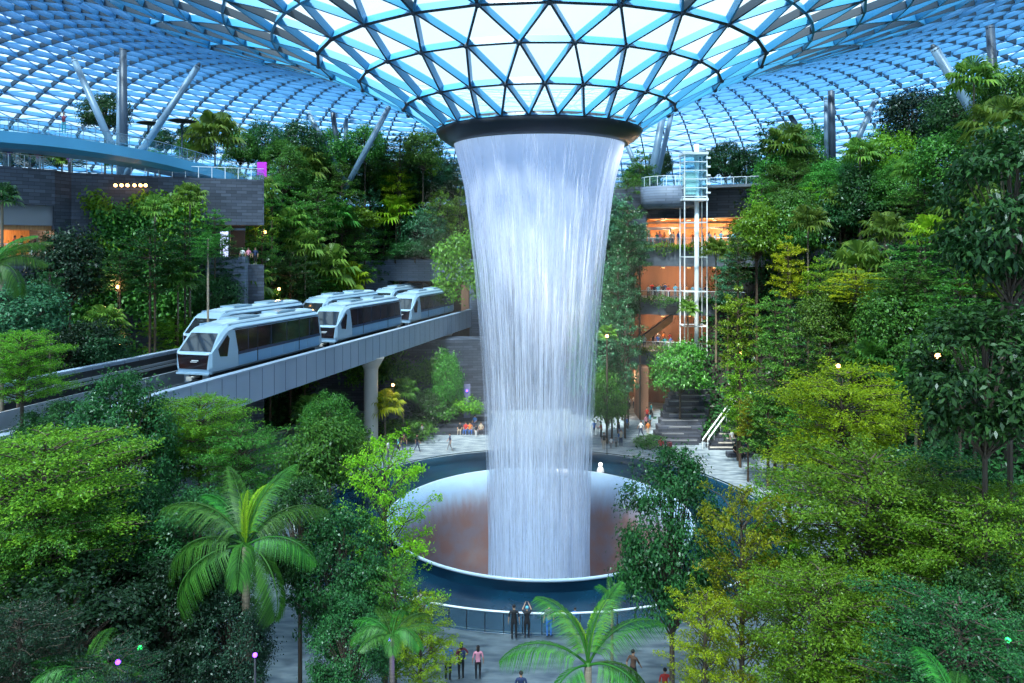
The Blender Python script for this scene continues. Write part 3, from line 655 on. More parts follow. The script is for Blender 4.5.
# train car: local -X is the nose (towards the viewer), origin at the nose foot
def car():
    t = empty('train_car')
    OL = [(0.0,.35),(.12,.05),(.5,0),(14.6,0),(14.9,.2),(14.75,1.2),(14.35,2.75),(14.1,2.98),(2.6,3.05),(1.75,2.9),(1.25,2.62),(.16,1.42),(0,1.3)]
    def section(mb, ins, y0, y1, mi=0):
        n = len(OL); cx, cz = 7.4, 1.5
        def sh(k): return [(x + (k if x < cx else -k), z + (k if z < cz else -k*1.1)) for x, z in OL]
        rows = [(-y1, sh(ins)), (-y0, sh(0)), (y0, sh(0)), (y1, sh(ins))]
        vs = [(x, y, z) for y, p in rows for x, z in p]
        fs = [(r*n+i, (r+1)*n+i, (r+1)*n+(i+1) % n, r*n+(i+1) % n) for r in range(3) for i in range(n)]
        fs += [tuple(range(n-1, -1, -1)), tuple(3*n+i for i in range(n))]
        mb.add(vs, fs, mi)
    mb = MB(); section(mb, .16, 1.18, 1.36); mb.build('body', M['trainbody'], t)
    Y = 1.365
    def slabs(name, poly, mat, th=.012, both=True, y=Y):
        for q in (-1, 1):
            mb = MB(); n = len(poly)
            vs = [(x, q*y, z) for x, z in poly] + [(x, q*(y+th), z) for x, z in poly]
            mb.add(vs, [tuple(range(n)), tuple(range(2*n-1, n-1, -1))] + [(i, (i+1) % n, n+(i+1) % n, n+i) for i in range(n)])
            mb.build(name, mat, t)
    slabs('side_window', [(3.0,1.15),(14.35,1.15),(14.05,2.62),(2.6,2.68)], M['trainglass'])
    slabs('stripe', [(3.0,.95),(14.5,.95),(14.4,1.17),(2.95,1.17)], M['trainstripe'], .016)
    slabs('corner_window', [(.95,1.1),(1.75,1.0),(2.0,2.2),(1.75,2.45),(.75,1.6)], M['trainglass'], .012, y=Y)
    xs = [3.0, 5.3, 7.0, 8.7, 10.4, 12.3, 14.3]
    for a, b in zip(xs, xs[1:]): slabs('lower_panel', [(a+.04,.2),(b-.04,.2),(b-.04,.93),(a+.04,.93)], M['trainpanel'], .012)
    for x in (5.25, 11.0): slabs('door_edge', [(x,.2),(x+.1,.2),(x+.1,2.7),(x,2.7)], M['rubber'], .02)
    for x in (4.1, 7.0, 9.2, 12.6): slabs('window_divider', [(x,1.2),(x+.07,1.2),(x+.07,2.65),(x,2.65)], M['trainstripe'], .018)
    slabs('roof_gutter', [(2.4,2.72),(14.1,2.68),(14.1,2.74),(2.4,2.78)], M['trainstripe'], .02)
    # windshield and dark front panel
    mb = MB()
    for i in range(3):
        pass
    a, b = (.20,1.50), (1.20,2.60); nx, nz = -.74, .67
    vs = [(a[0]+nx*.015, y, a[1]+nz*.015) for y in (-1.2,1.2)] + [(b[0]+nx*.015, y, b[1]+nz*.015) for y in (1.02,-1.02)] 
    vs += [(x-nx*.05, y, z-nz*.05) for x, y, z in vs]
    mb.add(vs, [(0,1,2,3),(7,6,5,4),(0,4,5,1),(1,5,6,2),(2,6,7,3),(3,7,4,0)]); mb.build('windshield', M['windshield'], t)
    mb = MB(); mb.add([(-.015,-1.05,.36),(-.015,1.05,.36),(-.015,1.2,1.3),(-.015,-1.2,1.3),(.05,-1.05,.36),(.05,1.05,.36),(.05,1.2,1.3),(.05,-1.2,1.3)],
                      [(3,2,1,0),(4,5,6,7),(0,1,5,4),(1,2,6,5),(2,3,7,6),(3,0,4,7)]); fp = mb.build('front_panel', M['trainglass'], t)
    mb = MB(); mb.box((-.03,-.42,.88),(-.012,.1,.95)); mb.box((-.03,-.3,.80),(-.012,.2,.84)); mb.build('emblem', M['white'], fp)
    for q in (-1, 1):
        mb = MB(); mb.ball((.02, q*1.1, 1.36), (.05,.12,.05)); mb.build('headlight', M['white'], t)
    mb = MB(); mb.box((-.08,-1.25,.0),(.3,1.25,.12)); mb.build('bumper', M['trainbody'], t)
    # roof shell raised in the middle with fairing rails and air unit
    mb = MB(); pr_ = [(-1.0,3.03),(-.9,3.2),(-.35,3.28),(.35,3.28),(.9,3.2),(1.0,3.03)]
    n = len(pr_); vs = [(x, y*(.75 if x < 3 else 1), z-(.1 if x < 3 else 0)) for x in (2.2,3.4,13.2,13.9) for y, z in pr_]
    mb.add(vs, [(r*n+i, r*n+i+1, (r+1)*n+i+1, (r+1)*n+i) for r in range(3) for i in range(n-1)] + [tuple(range(n-1,-1,-1)), tuple(3*n+i for i in range(n))], 0, False); rf = mb.build('roof', M['trainroof'], t)
    for x in (4.0, 9.0):
        mb = MB(); mb.box((x,-.7,3.27),(x+2.6,.7,3.4)); u = mb.build('air_unit', M['trainbody'], rf)
    for q in (-1, 1):
        mb = MB(); mb.box((2.2, q*1.1-.06, 3.0), (13.9, q*1.1+.06, 3.12)); mb.build('roof_edge', M['trainbody'], t)
    # underframe, wheels
    mb = MB(); mb.box((.6,-1.0,-.45),(14.2,1.0,.0)); mb.build('underframe', M['rubber'], t)
    for x in (2.4, 12.0):
        for q in (-1, 1):
            mb = MB(); mb.tube([(x, q*.75, -.42), (x, q*1.05, -.42)], .45, 16); mb.build('wheel', M['rubber'], t)
    mb = MB(); mb.tube([(-.3,0,-.2),(.8,0,-.2)], .1, 8); mb.box((-.42,-.2,-.35),(-.3,.2,-.1)); mb.build('coupler', M['concrete'], t)
    mb = MB(); mb.box((.3,-.9,-.6),(.5,-.5,.0)); mb.box((.3,.5,-.6),(.5,.9,.0)); mb.build('guide_bracket', M['railmetal'], t)
    return t
proto = car(); first = True
ang = math.atan2(GD.y, GD.x)
rows = [(2.9, (7.0, 24.4, 41.8), 'near', 'on the near track'), (9.4, (15.9, 33.3, 50.7), 'far', 'on the far track, showing mainly its roof')]
ordn = ['leading', 'middle', 'rear']
for off, ss, nm, ph in rows:
    for k, s in enumerate(ss):
        t = proto if first else copy_tree(proto); first = False
        p = G(s, off, 11.08); t.location = p; t.rotation_euler = (0, 0, ang)
        tag(t, f'{ordn[k]} car of the pale blue train {ph}', 'train car', 'shuttle train cars')

# ------------------------------------------------------------------ buildings
def poly_slab(mb, line, depth, z0, z1, mi=0):
    """extrude an open plan line backwards (+y) by depth"""
    n = len(line); back = [(x + (x-AX)*.0, y+depth) for x, y in line]
    mb.prism(list(line) + back[::-1], z0, z1, mi)
FR = [(7,87.5),(13,87),(18,85.6),(23,84),(28,81.5),(34,78)]
struct = lambda mb, name, mats: tag(mb.build(name, mats), kind='structure')
levels = [(17.3, 19.5), (11.7, 13.4), (5.9, 7.5)]
for i, (a, b) in enumerate(levels):
    mb = MB(); poly_slab(mb, FR, 12, a, b); struct(mb, 'slab', M['slab'])
mb = MB(); poly_slab(mb, [(x, y+3) for x, y in FR[1:5]], 12, 22.9, 26.2); struct(mb, 'wall_back', M['stone'])
mb = MB(); poly_slab(mb, [(x, y+.02) for x, y in FR[:5]], 14, 26.2, 26.5); 
struct(mb, 'slab', M['slab'])
# back walls and timber ceilings of each open storey
for i, (z0, z1, dep, mat) in enumerate(((19.5, 22.9, 9, 'wood'), (13.4, 17.3, 8, 'warmwall'), (7.5, 11.7, 9, 'warmwall'), (0, 5.9, 8, 'warmwall'))):
    mb = MB(); poly_slab(mb, [(x, y+dep) for x, y in FR], .3, z0, z1); struct(mb, 'wall_back', M[mat])
mb = MB(); poly_slab(mb, [(x, y+1.5) for x, y in FR], 8, 22.8, 22.88); struct(mb, 'ceiling', M['wood'])
# timber battens of the top storey front
mb = MB()
for k, z in enumerate((22.3, 21.7)): poly_slab(mb, [(x, y+4+k*1.5) for x, y in FR], .2, z, z+.22)
struct(mb, 'beam', M['soffit'])
# left end wall and dividing walls
for x0, x1, y0, y1, z0, z1, mt in ((7,15.6,86.4,96,17.3,26.2,'stone'), (7,14.2,86.5,96,11.7,17.3,'stone'), (7,13.2,86.6,96,5.9,11.7,'stone'), (7,11.8,86.7,96,0,5.9,'stone'), (28.5,36,79.8,92,0,17.3,'stone')):
    mb = MB(); mb.box((x0,y0,z0),(x1,y1,z1)); struct(mb, 'wall_back', M[mt])
mb = MB(); mb.box((14.4,84.2,0),(15.4,88,5.9)); struct(mb, 'wall_right', M['warmwall'])
# rounded balcony of the top level
mb = MB(); mb.lathe([(0.01,23.9),(3.0,23.9),(3.3,24.6),(3.35,26.35),(.01,26.35)], 40, 18.2, 86.2); struct(mb, 'slab', M['stone_light'])
def railing(label, pts, z, h=1.05, step=1.5, post=M['whitemetal'], glass=True, r=.035, grp='balcony railings'):
    rt = empty('railing', (pts[0][0], pts[0][1], z if not isinstance(z, list) else z[0])); tag(rt, label, 'railing', grp)
    zs = z if isinstance(z, list) else [z]*len(pts)
    P3 = [Vector((x, y, q)) for (x, y), q in zip(pts, zs)]; o0 = Vector(rt.location)
    mb = MB(); mb.tube([p + Vector((0,0,h)) - o0 for p in P3], r, 6); mb.build('handrail', post, rt)
    if glass:
        mb = MB()
        for a, b in zip(P3, P3[1:]): mb.add([a-o0+Vector((0,0,.05)), b-o0+Vector((0,0,.05)), b-o0+Vector((0,0,h-.08)), a-o0+Vector((0,0,h-.08))], [(0,1,2,3)])
        mb.build('glass_panel', M['rail_glass'], rt)
    mb = MB(); mb.bar((0,0,0), (0,0,h), .05, .05); pm = mb.mesh('post', post)
    acc = 0
    for a, b in zip(P3, P3[1:]):
        L_ = (b-a).length; n = max(1, round(L_/step))
        for k in range(n):
            o = link('post', pm, rt); o.location = a + (b-a)*k/n - o0
    return rt
arc = [(18.2 + 3.25*math.cos(a), 86.2 - 3.25*math.sin(a)) for a in [PI*k/10 for k in range(11)]]
railing('curved railing of the rounded top balcony left of the lift tower', arc, 26.4, step=1.0)
railing('railing along the top terrace right of the lift tower', [(x, y+3.1) for x, y in FR[2:5]], 26.5)
lv = [('fourth-floor', 19.5, 0), ('third-floor', 13.4, 1), ('second-floor', 7.5, 2)]
for nm, z, i in lv:
    railing(f'railing of the {nm} balcony right of the waterfall', [(x, y+.35) for x, y in FR[1:]], z)
# hanging planting on the slab edges
def leaves(pos, nrm_, size, asp=.45, dirs=None, seed=0, fold=.15):
    """one quad per leaf; pos (N,3), nrm_ (N,3), size (N,)"""
    r = np.random.RandomState(seed); n = len(pos)
    nrm_ = nrm_/np.maximum(np.linalg.norm(nrm_, axis=1, keepdims=True), 1e-6)
    if dirs is None:
        dirs = r.normal(size=(n, 3))
    dirs = dirs - nrm_*(dirs*nrm_).sum(1, keepdims=True); dirs /= np.maximum(np.linalg.norm(dirs, axis=1, keepdims=True), 1e-6)
    sd = np.cross(nrm_, dirs); s = size[:, None]
    a = pos; b = pos + dirs*s*.5 + sd*s*asp*.5 + nrm_*s*fold; c = pos + dirs*s - nrm_*s*.1; d = pos + dirs*s*.5 - sd*s*asp*.5 + nrm_*s*fold
    return np.stack([a, b, c, d], axis=1)
def scatter_line(line, z, n, spread, drop, size, seed):
    r = np.random.RandomState(seed); pts = np.array([(x, y, z) for x, y in line]); L_ = np.linalg.norm(np.diff(pts, axis=0), axis=1); cum = np.concatenate([[0], np.cumsum(L_)])
    u = r.uniform(0, cum[-1], n); i = np.clip(np.searchsorted(cum, u)-1, 0, len(L_)-1); f = ((u-cum[i])/L_[i])[:, None]
    p = pts[i]*(1-f)+pts[i+1]*f
    clump = .5+.5*np.sin(u*1.7+seed)+r.uniform(0,.4,n)
    p[:, 1] += r.uniform(-spread, spread*.4, n); p[:, 2] += np.where(r.rand(n) < .5, r.uniform(0,.5,n)*clump, -r.uniform(0, drop, n)*clump)
    nn = r.normal(size=(n,3)); nn[:, 2] += .9; nn[:,1] -= .6
    return leaves(p, nn, r.uniform(.5, 1, n)*size, .5, seed=seed)
for i, (nm, z, k) in enumerate(lv):
    V = scatter_line([(x, y-.1) for x, y in FR], z+.05, 4200, .5, .9 if i < 2 else 1.3, .32, 40+i)
    o = link('hanging_foliage', np_quads('hanging_foliage', V, LEAF['fresh' if i != 1 else 'mid'])); tag(o, f'green planting spilling over the edge of the {nm} balcony', 'plants', 'balcony edge planting', 'stuff')
# sign on the third-floor band
mb = MB(); mb.box((17.6,85.2,11.95),(18.9,85.32,12.75)); mb.box((17.7,85.18,12.05),(18.8,85.21,12.65)); tag(mb.build('sign_board', M['dark']), 'small black sign board on the grey band below the third-floor balcony', 'sign')
# balconies: crowds
cols = list(CL)
def crowd(line, z, xs, where, grp, seed, hs=(1.5,1.78), back=.9):
    r = random.Random(seed)
    for px in xs:
        # find the spot on the line seen at this pixel column
        best = None
        for (xa, ya), (xb, yb) in zip(line, line[1:]):
            for k in range(40):
                f = k/40; x, y = xa+(xb-xa)*f, ya+(yb-ya)*f; e = abs(CX0 + x/y*F - px)
                if best is None or e < best[0]: best = (e, x, y)
        person((best[1], best[2]+back+r.uniform(0, .5), z), r.choice(['stand','lean','hip','photo','lean','stand']), r.choice(['white','white','red','blue','teal','black','grey','pink','cyan','navy','beige','orange']),
               r.choice(['black','navy','grey','beige']), r.uniform(*hs), r.uniform(-.6,.6), hair=r.choice(['short','long']), where=where, group=grp)
crowd(FR, 19.5, [658,662,667,672,676,681,685,695,699,705,711,718,724,731,737], 'on the fourth-floor balcony', 'crowd on the fourth-floor balcony', 1)
crowd(FR, 13.4, [651,656,660,665,671,677,683,689,696,702,709], 'on the third-floor balcony', 'crowd on the third-floor balcony', 2)
crowd(FR, 13.4, [658,667,672,704,715], 'deep inside the third floor', 'people inside the third floor', 3, back=4)
crowd(FR, 7.5, [641,646,660,666,672], 'on the second-floor balcony', 'crowd on the second-floor balcony', 4)
crowd(FR, 7.5, [662,668,674,679], 'inside the second-floor balcony', 'people inside the second floor', 5, back=5)
# sloping escalator flank inside the second floor
es = empty('escalator', (16,88,7.5)); tag(es, 'orange lit escalator flank rising inside the second-floor balcony', 'escalator')
mb = MB(); mb.add([(-1.5,-.6,0),(3,0,3.2),(3,0,4.1),(-1.5,-.6,.9),(-1.5,.6,0),(3,1.2,3.2),(3,1.2,4.1),(-1.5,.6,.9)], [(3,2,1,0),(4,5,6,7),(0,1,5,4),(2,3,7,6),(1,2,6,5),(3,0,4,7)]); mb.build('flank', M['wood'], es)
mb = MB(); mb.tube([(-1.6,-.65,1.0),(3,-.05,4.2)], .06, 6); mb.build('handrail', M['rubber'], es)
# ceiling lamps in the storeys
li = 0
def lamp_disc(x, y, z, lbl, m='bulb'):
    o = empty('ceiling_lamp', (x, y, z)); tag(o, lbl, 'lamp', 'warm ceiling lamps of the open storeys')
    mb = MB(); mb.lathe([(.01,.0),(.22,.0),(.26,.06),(.26,.14),(.01,.14)], 16); mb.build('housing', M['white'], o)
    mb = MB(); mb.lathe([(.01,-.02),(.2,-.02),(.2,.0)], 16); mb.build('bulb', M[m], o)
ordw = ['first','second','third','fourth','fifth','sixth','seventh','eighth','ninth','tenth','eleventh','twelfth','thirteenth','fourteenth','fifteenth','sixteenth','seventeenth','eighteenth','nineteenth','twentieth']+[f'{k}th' for k in range(21, 60)]
for nm, z in (('fourth-floor', 22.6), ('third-floor', 17.1), ('second-floor', 11.5)):
    for k, x in enumerate((17.5, 20.5, 23.5, 26.5)): lamp_disc(x, 86.5, z, f'warm round ceiling lamp inside the {nm} balcony, {ordw[k]} from the waterfall side')
def point(loc, e, col, r=.3, name='lamp_light'):
    l = bpy.data.lights.new(name, 'POINT'); l.energy = e; l.color = col; l.shadow_soft_size = r
    o = bpy.data.objects.new(name, l); C.objects.link(o); o.location = loc; return o
WARM = (1,.62,.34)
for x, y, z, e in ((18.5,90,21.2,700),(24,89,21.2,700),(17,90,15.8,300),(21,89,15.8,300),(25,88,15.8,240),(17.5,91,10.2,330),(21,90,10.2,120),(13.6,88.5,4.2,260)):
    point((x,y,z), e, WARM)
# white kiosk frame on the fourth floor
o = empty('kiosk', (16.3,89,19.5)); tag(o, 'small white framed kiosk behind the crowd left of the lift tower', 'kiosk')
mb = MB(); [mb.bar((x,0,0),(x,0,2.2),.2,.2) for x in (0,2.6)]; mb.bar((0,0,2.2),(2.6,0,2.2),.2,.3); mb.bar((0,0,1),(2.6,0,1),.3,.2); mb.build('frame', M['white'], o)
mb = MB(); mb.box((.1,.1,0),(2.5,.4,.95)); mb.build('counter', CM['red'], o)

# glass lift tower
lt = empty('lift_tower', (20.1, 82.6, 5)); tag(lt, 'slim white steel and glass lift tower in front of the balconies', 'lift tower')
zt = 25.4
mb = MB(); mb.tube([(0.35,0,-5),(.35,0,zt+.5)], .26, 12); mb.build('mast', M['white'], lt)
for x, y in ((-1.2,-.9),(1.25,-.9),(-1.2,1.3),(1.25,1.3)):
    mb = MB(); mb.bar((x,y,1),(x,y,zt-.4),.11,.11); mb.build('corner_post', M['white'], lt)
for k in range(26):
    z = zt-.6-k*.95
    if z < 1.2: break
    if k % 4 == 0 or z > 19.8:
        mb = MB()
        for (a, b) in (((-1.2,-.9),(1.25,-.9)),((1.25,-.9),(1.25,1.3)),((1.25,1.3),(-1.2,1.3)),((-1.2,1.3),(-1.2,-.9))): mb.bar((*a,z),(*b,z),.09,.10)
        if z > 19.8: mb.box((1.15,-1.1,z+.3),(1.6,-.85,z+.5))
        mb.build('cross_frame', M['white'], lt)
for y in (-.88, 1.24):
    mb = MB(); mb.box((-1.15,y,20),(1.2,y+.02,zt-.6)); mb.build('glass_panel', M['rail_glass'], lt)
for z in (19.6, zt-.75):
    mb = MB(); mb.box((-1.4,-1.05,z),(1.4,1.45,z+.25)); mb.build('platform', M['white'], lt)
mb = MB(); mb.box((-1.0,-.7,20.3),(.1,1.0,22.7)); mb.build('lift_cabin', pbr('cabin', (.75,.82,.7), .3), lt)

# stepped seating right of the basin
stp = empty('steps', (18,73,0)); tag(stp, 'dark stone steps with pale nosings climbing right of the basin', 'steps')
def stair_geo(x0a, x1a, x0b, x1b, y0, y1, z1, n, m2, dx=0):
    for k in range(n):
        f = k/n; xa, xb = x0a+(x0b-x0a)*f, x1a+(x1b-x1a)*f; y = y0+(y1-y0)*f
        mb = MB(); mb.box((xa-18, y-73, 0 if k < 2 else z1*(k-1)/n), (xb-18, y-73+(y1-y0)/n*2.2, z1*(k+1)/n)); st_ = mb.build('step', M['stone'], stp)
        mb = MB(); mb.box((xa-18+.1+(k % 3)*.5, y-73-.03, z1*(k+1)/n-.09), (xb-18-.2-(k*7 % 4)*.5, y-73+.12, z1*(k+1)/n+.012)); mb.build('nosing', m2, st_)
stair_geo(13.9, 18.4, 19.8, 24.0, 73.4, 84, 7.4, 15, M['soffit'])
stair_geo(18.9, 22.8, 24.3, 28, 71.6, 78, 3.6, 12, M['concrete'])
hr = empty('handrail', (18.4,72.2,0)); tag(hr, 'pair of pale sloping handrails beside the dark steps', 'handrail')
for dx in (0, .5):
    mb = MB(); mb.tube([(dx,-.2,.9),(dx+4.5,5.0,3.9)], .08, 8); mb.build('rail', M['whitemetal'], hr)
    mb = MB()
    for k in range(6): f = k/5; mb.bar((dx+4.5*f,-.2+5.2*f,2.9*f),(dx+4.5*f,-.2+5.2*f,.9+3.0*f),.05,.05)
    mb.build('bracket', M['whitemetal'], hr)
for i, (px, py, s) in enumerate(((735,457,'black'),(741,459,'beige'),(746,455,'navy'))):
    c = on_ground(px, py); person((c.x, c.y, .0), 'sit', s, 'black', 1.7, .3, where='on the lowest edge of the right steps', group='people seated on the right steps')
# low seat under them
mb = MB(); c = on_ground(740, 457); mb.box((c.x-1.2,c.y-.2,0),(c.x+1.2,c.y+.5,.42)); tag(mb.build('bench', M['stone']), 'low dark stone bench at the foot of the right steps', 'bench')

# far seating steps left of the fall
a = MB(); ss = empty('steps', (-10,80,0)); tag(ss, 'low dark seating steps on the far side left of the waterfall', 'steps')
for k in range(4): a.box((-9+k*.5,-2.6+k*1.3,0 if k == 0 else .42*k), (7.5,6,.42*(k+1)))
a.build('tier', M['stone'], ss)
for i, (px, s, t, k) in enumerate(((460,'black','beige',0),(466,'red','blue',0),(470,'orange','blue',0),(475,'blue','navy',1),(481,'beige','black',0),(438,'navy','black',1),(443,'brown','black',2))):
    d = 77.4+k*1.3+.35; person(((px-512)*d/F, d, .42*(k+1)-.42), 'sit', s, t, 1.68, rnd.uniform(-.5,.5), where='on the far left steps', group='people seated on the far left steps')

# portal where the guideway enters the hillside
mb = MB()
c = G(60, 5.7, 0); 
def portal(mb, s, o0, o1, z0, z1, th, mi=0): gbox(mb, s, s+th, o0, o1, z0, z1, mi)
portal(mb, 59, -2.5, 0.2, 0, 17.6, 8); portal(mb, 59, 11.9, 16, 9, 17.6, 8); portal(mb, 59, .2, 11.9, 14.9, 17.8, 8)
struct(mb, 'wall_back', M['stone_light'])
mb = MB(); gbox(mb, 66.2, 66.6, -1, 13, 0, 17.6); struct(mb, 'wall_back', M['warmwall'])
mb = MB(); gbox(mb, 59.5, 66, -14, -2.6, 0, 17.0); struct(mb, 'wall_back', M['stone'])
o = empty('doorway_column', G(59.6, 1.0, 9.6)); tag(o, 'rust red column standing in the tunnel mouth behind the waterfall', 'column')
mb = MB(); mb.box((-.5,-.3,0),(.5,.3,5.2)); mb.build('column_body', M['warmwall'], o)
# dark wall under the guideway at the back of the plaza
mb = MB(); mb.prism([(-30,86),(8,90),(8,92),(-30,92)], 0, 8.5); struct(mb, 'wall_back', M['stone'])
mb = MB(); mb.prism([(-24,84),(-8,84.8),(-8,86.5),(-24,86)], 5.6, 6.6); struct(mb, 'slab', M['slab'])

# left building
LW = [(-50,50),(-44,55.5),(-38.6,63.0)]            # bulging block at the picture edge
LW2 = [(-38.4,65.0),(-34.5,67.6),(-29.5,70.2),(-24,72.2)]
def back_slab(mb, line, depth, z0, z1, mi=0):
    back = [(x-depth*.75, y+depth*.66) for x, y in line]; mb.prism(list(line)+back[::-1], z0, z1, mi)
mb = MB(); back_slab(mb, LW, 14, 23.0, 26.0); struct(mb, 'wall_left', M['stone'])
mb = MB(); back_slab(mb, [(x-.4, y+.5) for x, y in LW], 13, 21.3, 23.0); struct(mb, 'wall_left', M['soffit'])
mb = MB(); back_slab(mb, LW, 14, 16.4, 18.7); struct(mb, 'slab', M['stone'])
mb = MB(); back_slab(mb, [(x-5, y+4.5) for x, y in LW], 1, 18.7, 21.4); struct(mb, 'wall_left', M['wood'])
mb = MB(); back_slab(mb, [(x-.6, y+.7) for x, y in LW], .6, 20.9, 21.3); struct(mb, 'beam', M['wood'])
mb = MB(); back_slab(mb, LW, 14, 0, 16.4); struct(mb, 'wall_left', M['stone'])
mb = MB(); back_slab(mb, [(-38.8,63.2),(-38.4,65.0)], 10, 0, 26); struct(mb, 'wall_left', M['stone'])
mb = MB(); back_slab(mb, LW2, 10, 21.6, 26.0); struct(mb, 'wall_left', M['stone'])
mb = MB(); back_slab(mb, [(-38.4,65.0),(-34.5,67.6),(-29.5,70.2)], 10, 0, 21.6); struct(mb, 'wall_left', M['stone'])
mb = MB(); back_slab(mb, [(-29.5,70.2),(-24,72.2)], 10, 0, 17.8); struct(mb, 'wall_left', M['stone'])
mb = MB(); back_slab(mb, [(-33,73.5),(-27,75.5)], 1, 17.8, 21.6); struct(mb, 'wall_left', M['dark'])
mb = MB(); mb.prism([(-28.5,69.4),(-25.2,70.4),(-25.4,72),(-29,71)], 12.5, 18.6); struct(mb, 'wall_left', M['stone_light'])
mb = MB(); mb.box((-28.6,71.5,18),(-28.0,71.7,21.2)); mb.box((-28.6,71.5,21.1),(-25.6,71.7,21.3)); mb.box((-27.2,71.5,18),(-27.05,71.7,21.2)); struct(mb, 'window_1', M['column_dark'])
sb = MB(); sb.box((-28.0,71.6,18.2),(-27.2,71.68,21.0)); tag(sb.build('display_screen', M['screen']), 'bright white glass display in the dark opening below the footbridge', 'display')
railing('railing along the top of the left building above the dark wall', LW2, 26.0, step=1.2)
railing('railing along the curved block at the far left', LW, 26.0, step=1.2)
g = 'people on the left roof terrace'
r = random.Random(5)
for px, s in ((4,'grey'),(11,'purple'),(18,'white'),(31,'black'),(38,'pink'),(43,'brown'),(49,'white'),(57,'purple')):
    ln = LW if px < 45 else LW2
    crowd_line = ln
    best = min(((abs(CX0 + (xa+(xb-xa)*k/30)/(ya+(yb-ya)*k/30)*F - px), xa+(xb-xa)*k/30, ya+(yb-ya)*k/30) for (xa,ya),(xb,yb) in zip(ln, ln[1:]) for k in range(31)))
    person((best[1]-.6, best[2]+.8, 26.0), r.choice(['stand','lean','hip']), s, 'grey', 1.65, r.uniform(-.8,.8), where='on the left roof terrace', group=g)
for px, s, pz in ((5,'red','stand'),(12,'black','stand'),(20,'brown','sit'),(25,'maroon','stand'),(40,'black','stand'),(45,'beige','stand')):
    d = 60.5 if px < 30 else 63; person(((px-512)*d/F - .0, d+1.2, 18.7), pz, s, 'black', 1.7, r.uniform(-1,1), skin=1, where='in the orange lit room', group='people in the orange lit room')
for px, s in ((238,'white'),(244,'pink'),(251,'navy')):
    person(((px-512)*70.6/F, 71.8, 17.8), 'stand', s, 'black', 1.6, 0, where='below the footbridge', group='people below the footbridge')
o = railing('railing of the orange lit room at the far left', [(x+.1, y) for x, y in LW], 18.7, step=2)
for x, y, z, e in ((-47,60,20.4,500),(-44,63,20.4,500),(-27,73,20,60)): point((x,y,z), e, WARM)
for k, px in enumerate((116,122,128,135,141,146)):
    p = P(px, 184.5, 66.2 if px < 130 else 67.2); o = empty('wall_light', p); tag(o, f'warm spotlight on the dark left wall, {ordw[k]} from the left', 'lamp', 'spotlights on the dark left wall')
    mb = MB(); mb.lathe([(.01,.12),(.12,.12),(.14,-.1),(.01,-.1)], 10); mb.build('housing', M['rubber'], o)
    mb = MB(); mb.ball((0,-.08,-.08), .15); mb.build('bulb', M['bulb'], o)
for px, py, d, lb in ((279,289,79,'warm garden lamp glowing above the leading train car'),(265,232,77,'warm lamp beside the dark opening below the footbridge'),(118,287,60,'orange lamp low on the planted left wall'),(120,343,58,'warm lamp behind the far track beside the bushes'),
                      (607,336,70,'yellow lamp in the trees just right of the waterfall'),(741,353,72,'yellow lamp among the tiered trees right of the steps'),(838,366,50,'row of warm lamps in the trees on the right slope'),(938,356,40,'warm lamp behind the big leafed tree at right'),
                      (393,385,74,'faint yellow lamp below the guideway near the waterfall')):
    p = P(px, py, d); o = empty('garden_lamp', p); tag(o, lb, 'lamp', 'garden lamps')
    mb = MB(); mb.ball((0,0,0), .15); mb.build('bulb', M['bulb'], o)
    gz = max(0, ground_z(p.x, p.y)); gz = min(gz, p.z - .4)
    mb = MB(); mb.tube([(0,0,gz-p.z),(0,0,-.15)], .035, 6); mb.build('stem', M['rubber'], o)
    point(p + Vector((0,-.5,.1)), 55, (1,.6,.25), .2)

# ------------------------------------------------------------------ footbridge
br = [P(-90,122,55), P(-40,126,56.5), P(0,131,58), P(60,137,61), P(130,148,65), P(180,159,69), P(225,172,72.5), P(264,185,76)]
bl_ = Vector(br[3])
fb = empty('footbridge', bl_); tag(fb, 'curved blue footbridge with glass sides sweeping in from the left', 'bridge')
def spline(pts, n=6):
    out = []
    for i in range(len(pts)-1):
        p0, p1, p2, p3 = pts[max(i-1,0)], pts[i], pts[i+1], pts[min(i+2,len(pts)-1)]
        for k in range(n):
            t = k/n; out.append(.5*((2*p1)+(p2-p0)*t+(2*p0-5*p1+4*p2-p3)*t*t+(3*p1-p0-3*p2+p3)*t**3))
    out.append(pts[-1]); return out
bs = spline(br)
prof_b = [(0,.05),(0,-.85),(.7,-1.2),(3.2,-1.25),(4.4,-.5),(4.4,0)]
vs = []; n = len(prof_b)
tans = []
for i, p in enumerate(bs):
    t = (bs[min(i+1,len(bs)-1)]-bs[max(i-1,0)]); t.z = 0; t.normalize(); s = Vector((-t.y, t.x, 0)); tans.append(s)
    for o_, z_ in prof_b: vs.append(p + s*o_ + Vector((0,0,z_)) - bl_)
mb = MB(); mb.add(vs, [(i*n+k, i*n+(k+1) % n, (i+1)*n+(k+1) % n, (i+1)*n+k) for i in range(len(bs)-1) for k in range(n)] + [tuple(range(n)), tuple((len(bs)-1)*n+k for k in range(n))])
mb.build('deck', pbr('blue bridge paint', (.07,.30,.50), .4), fb)
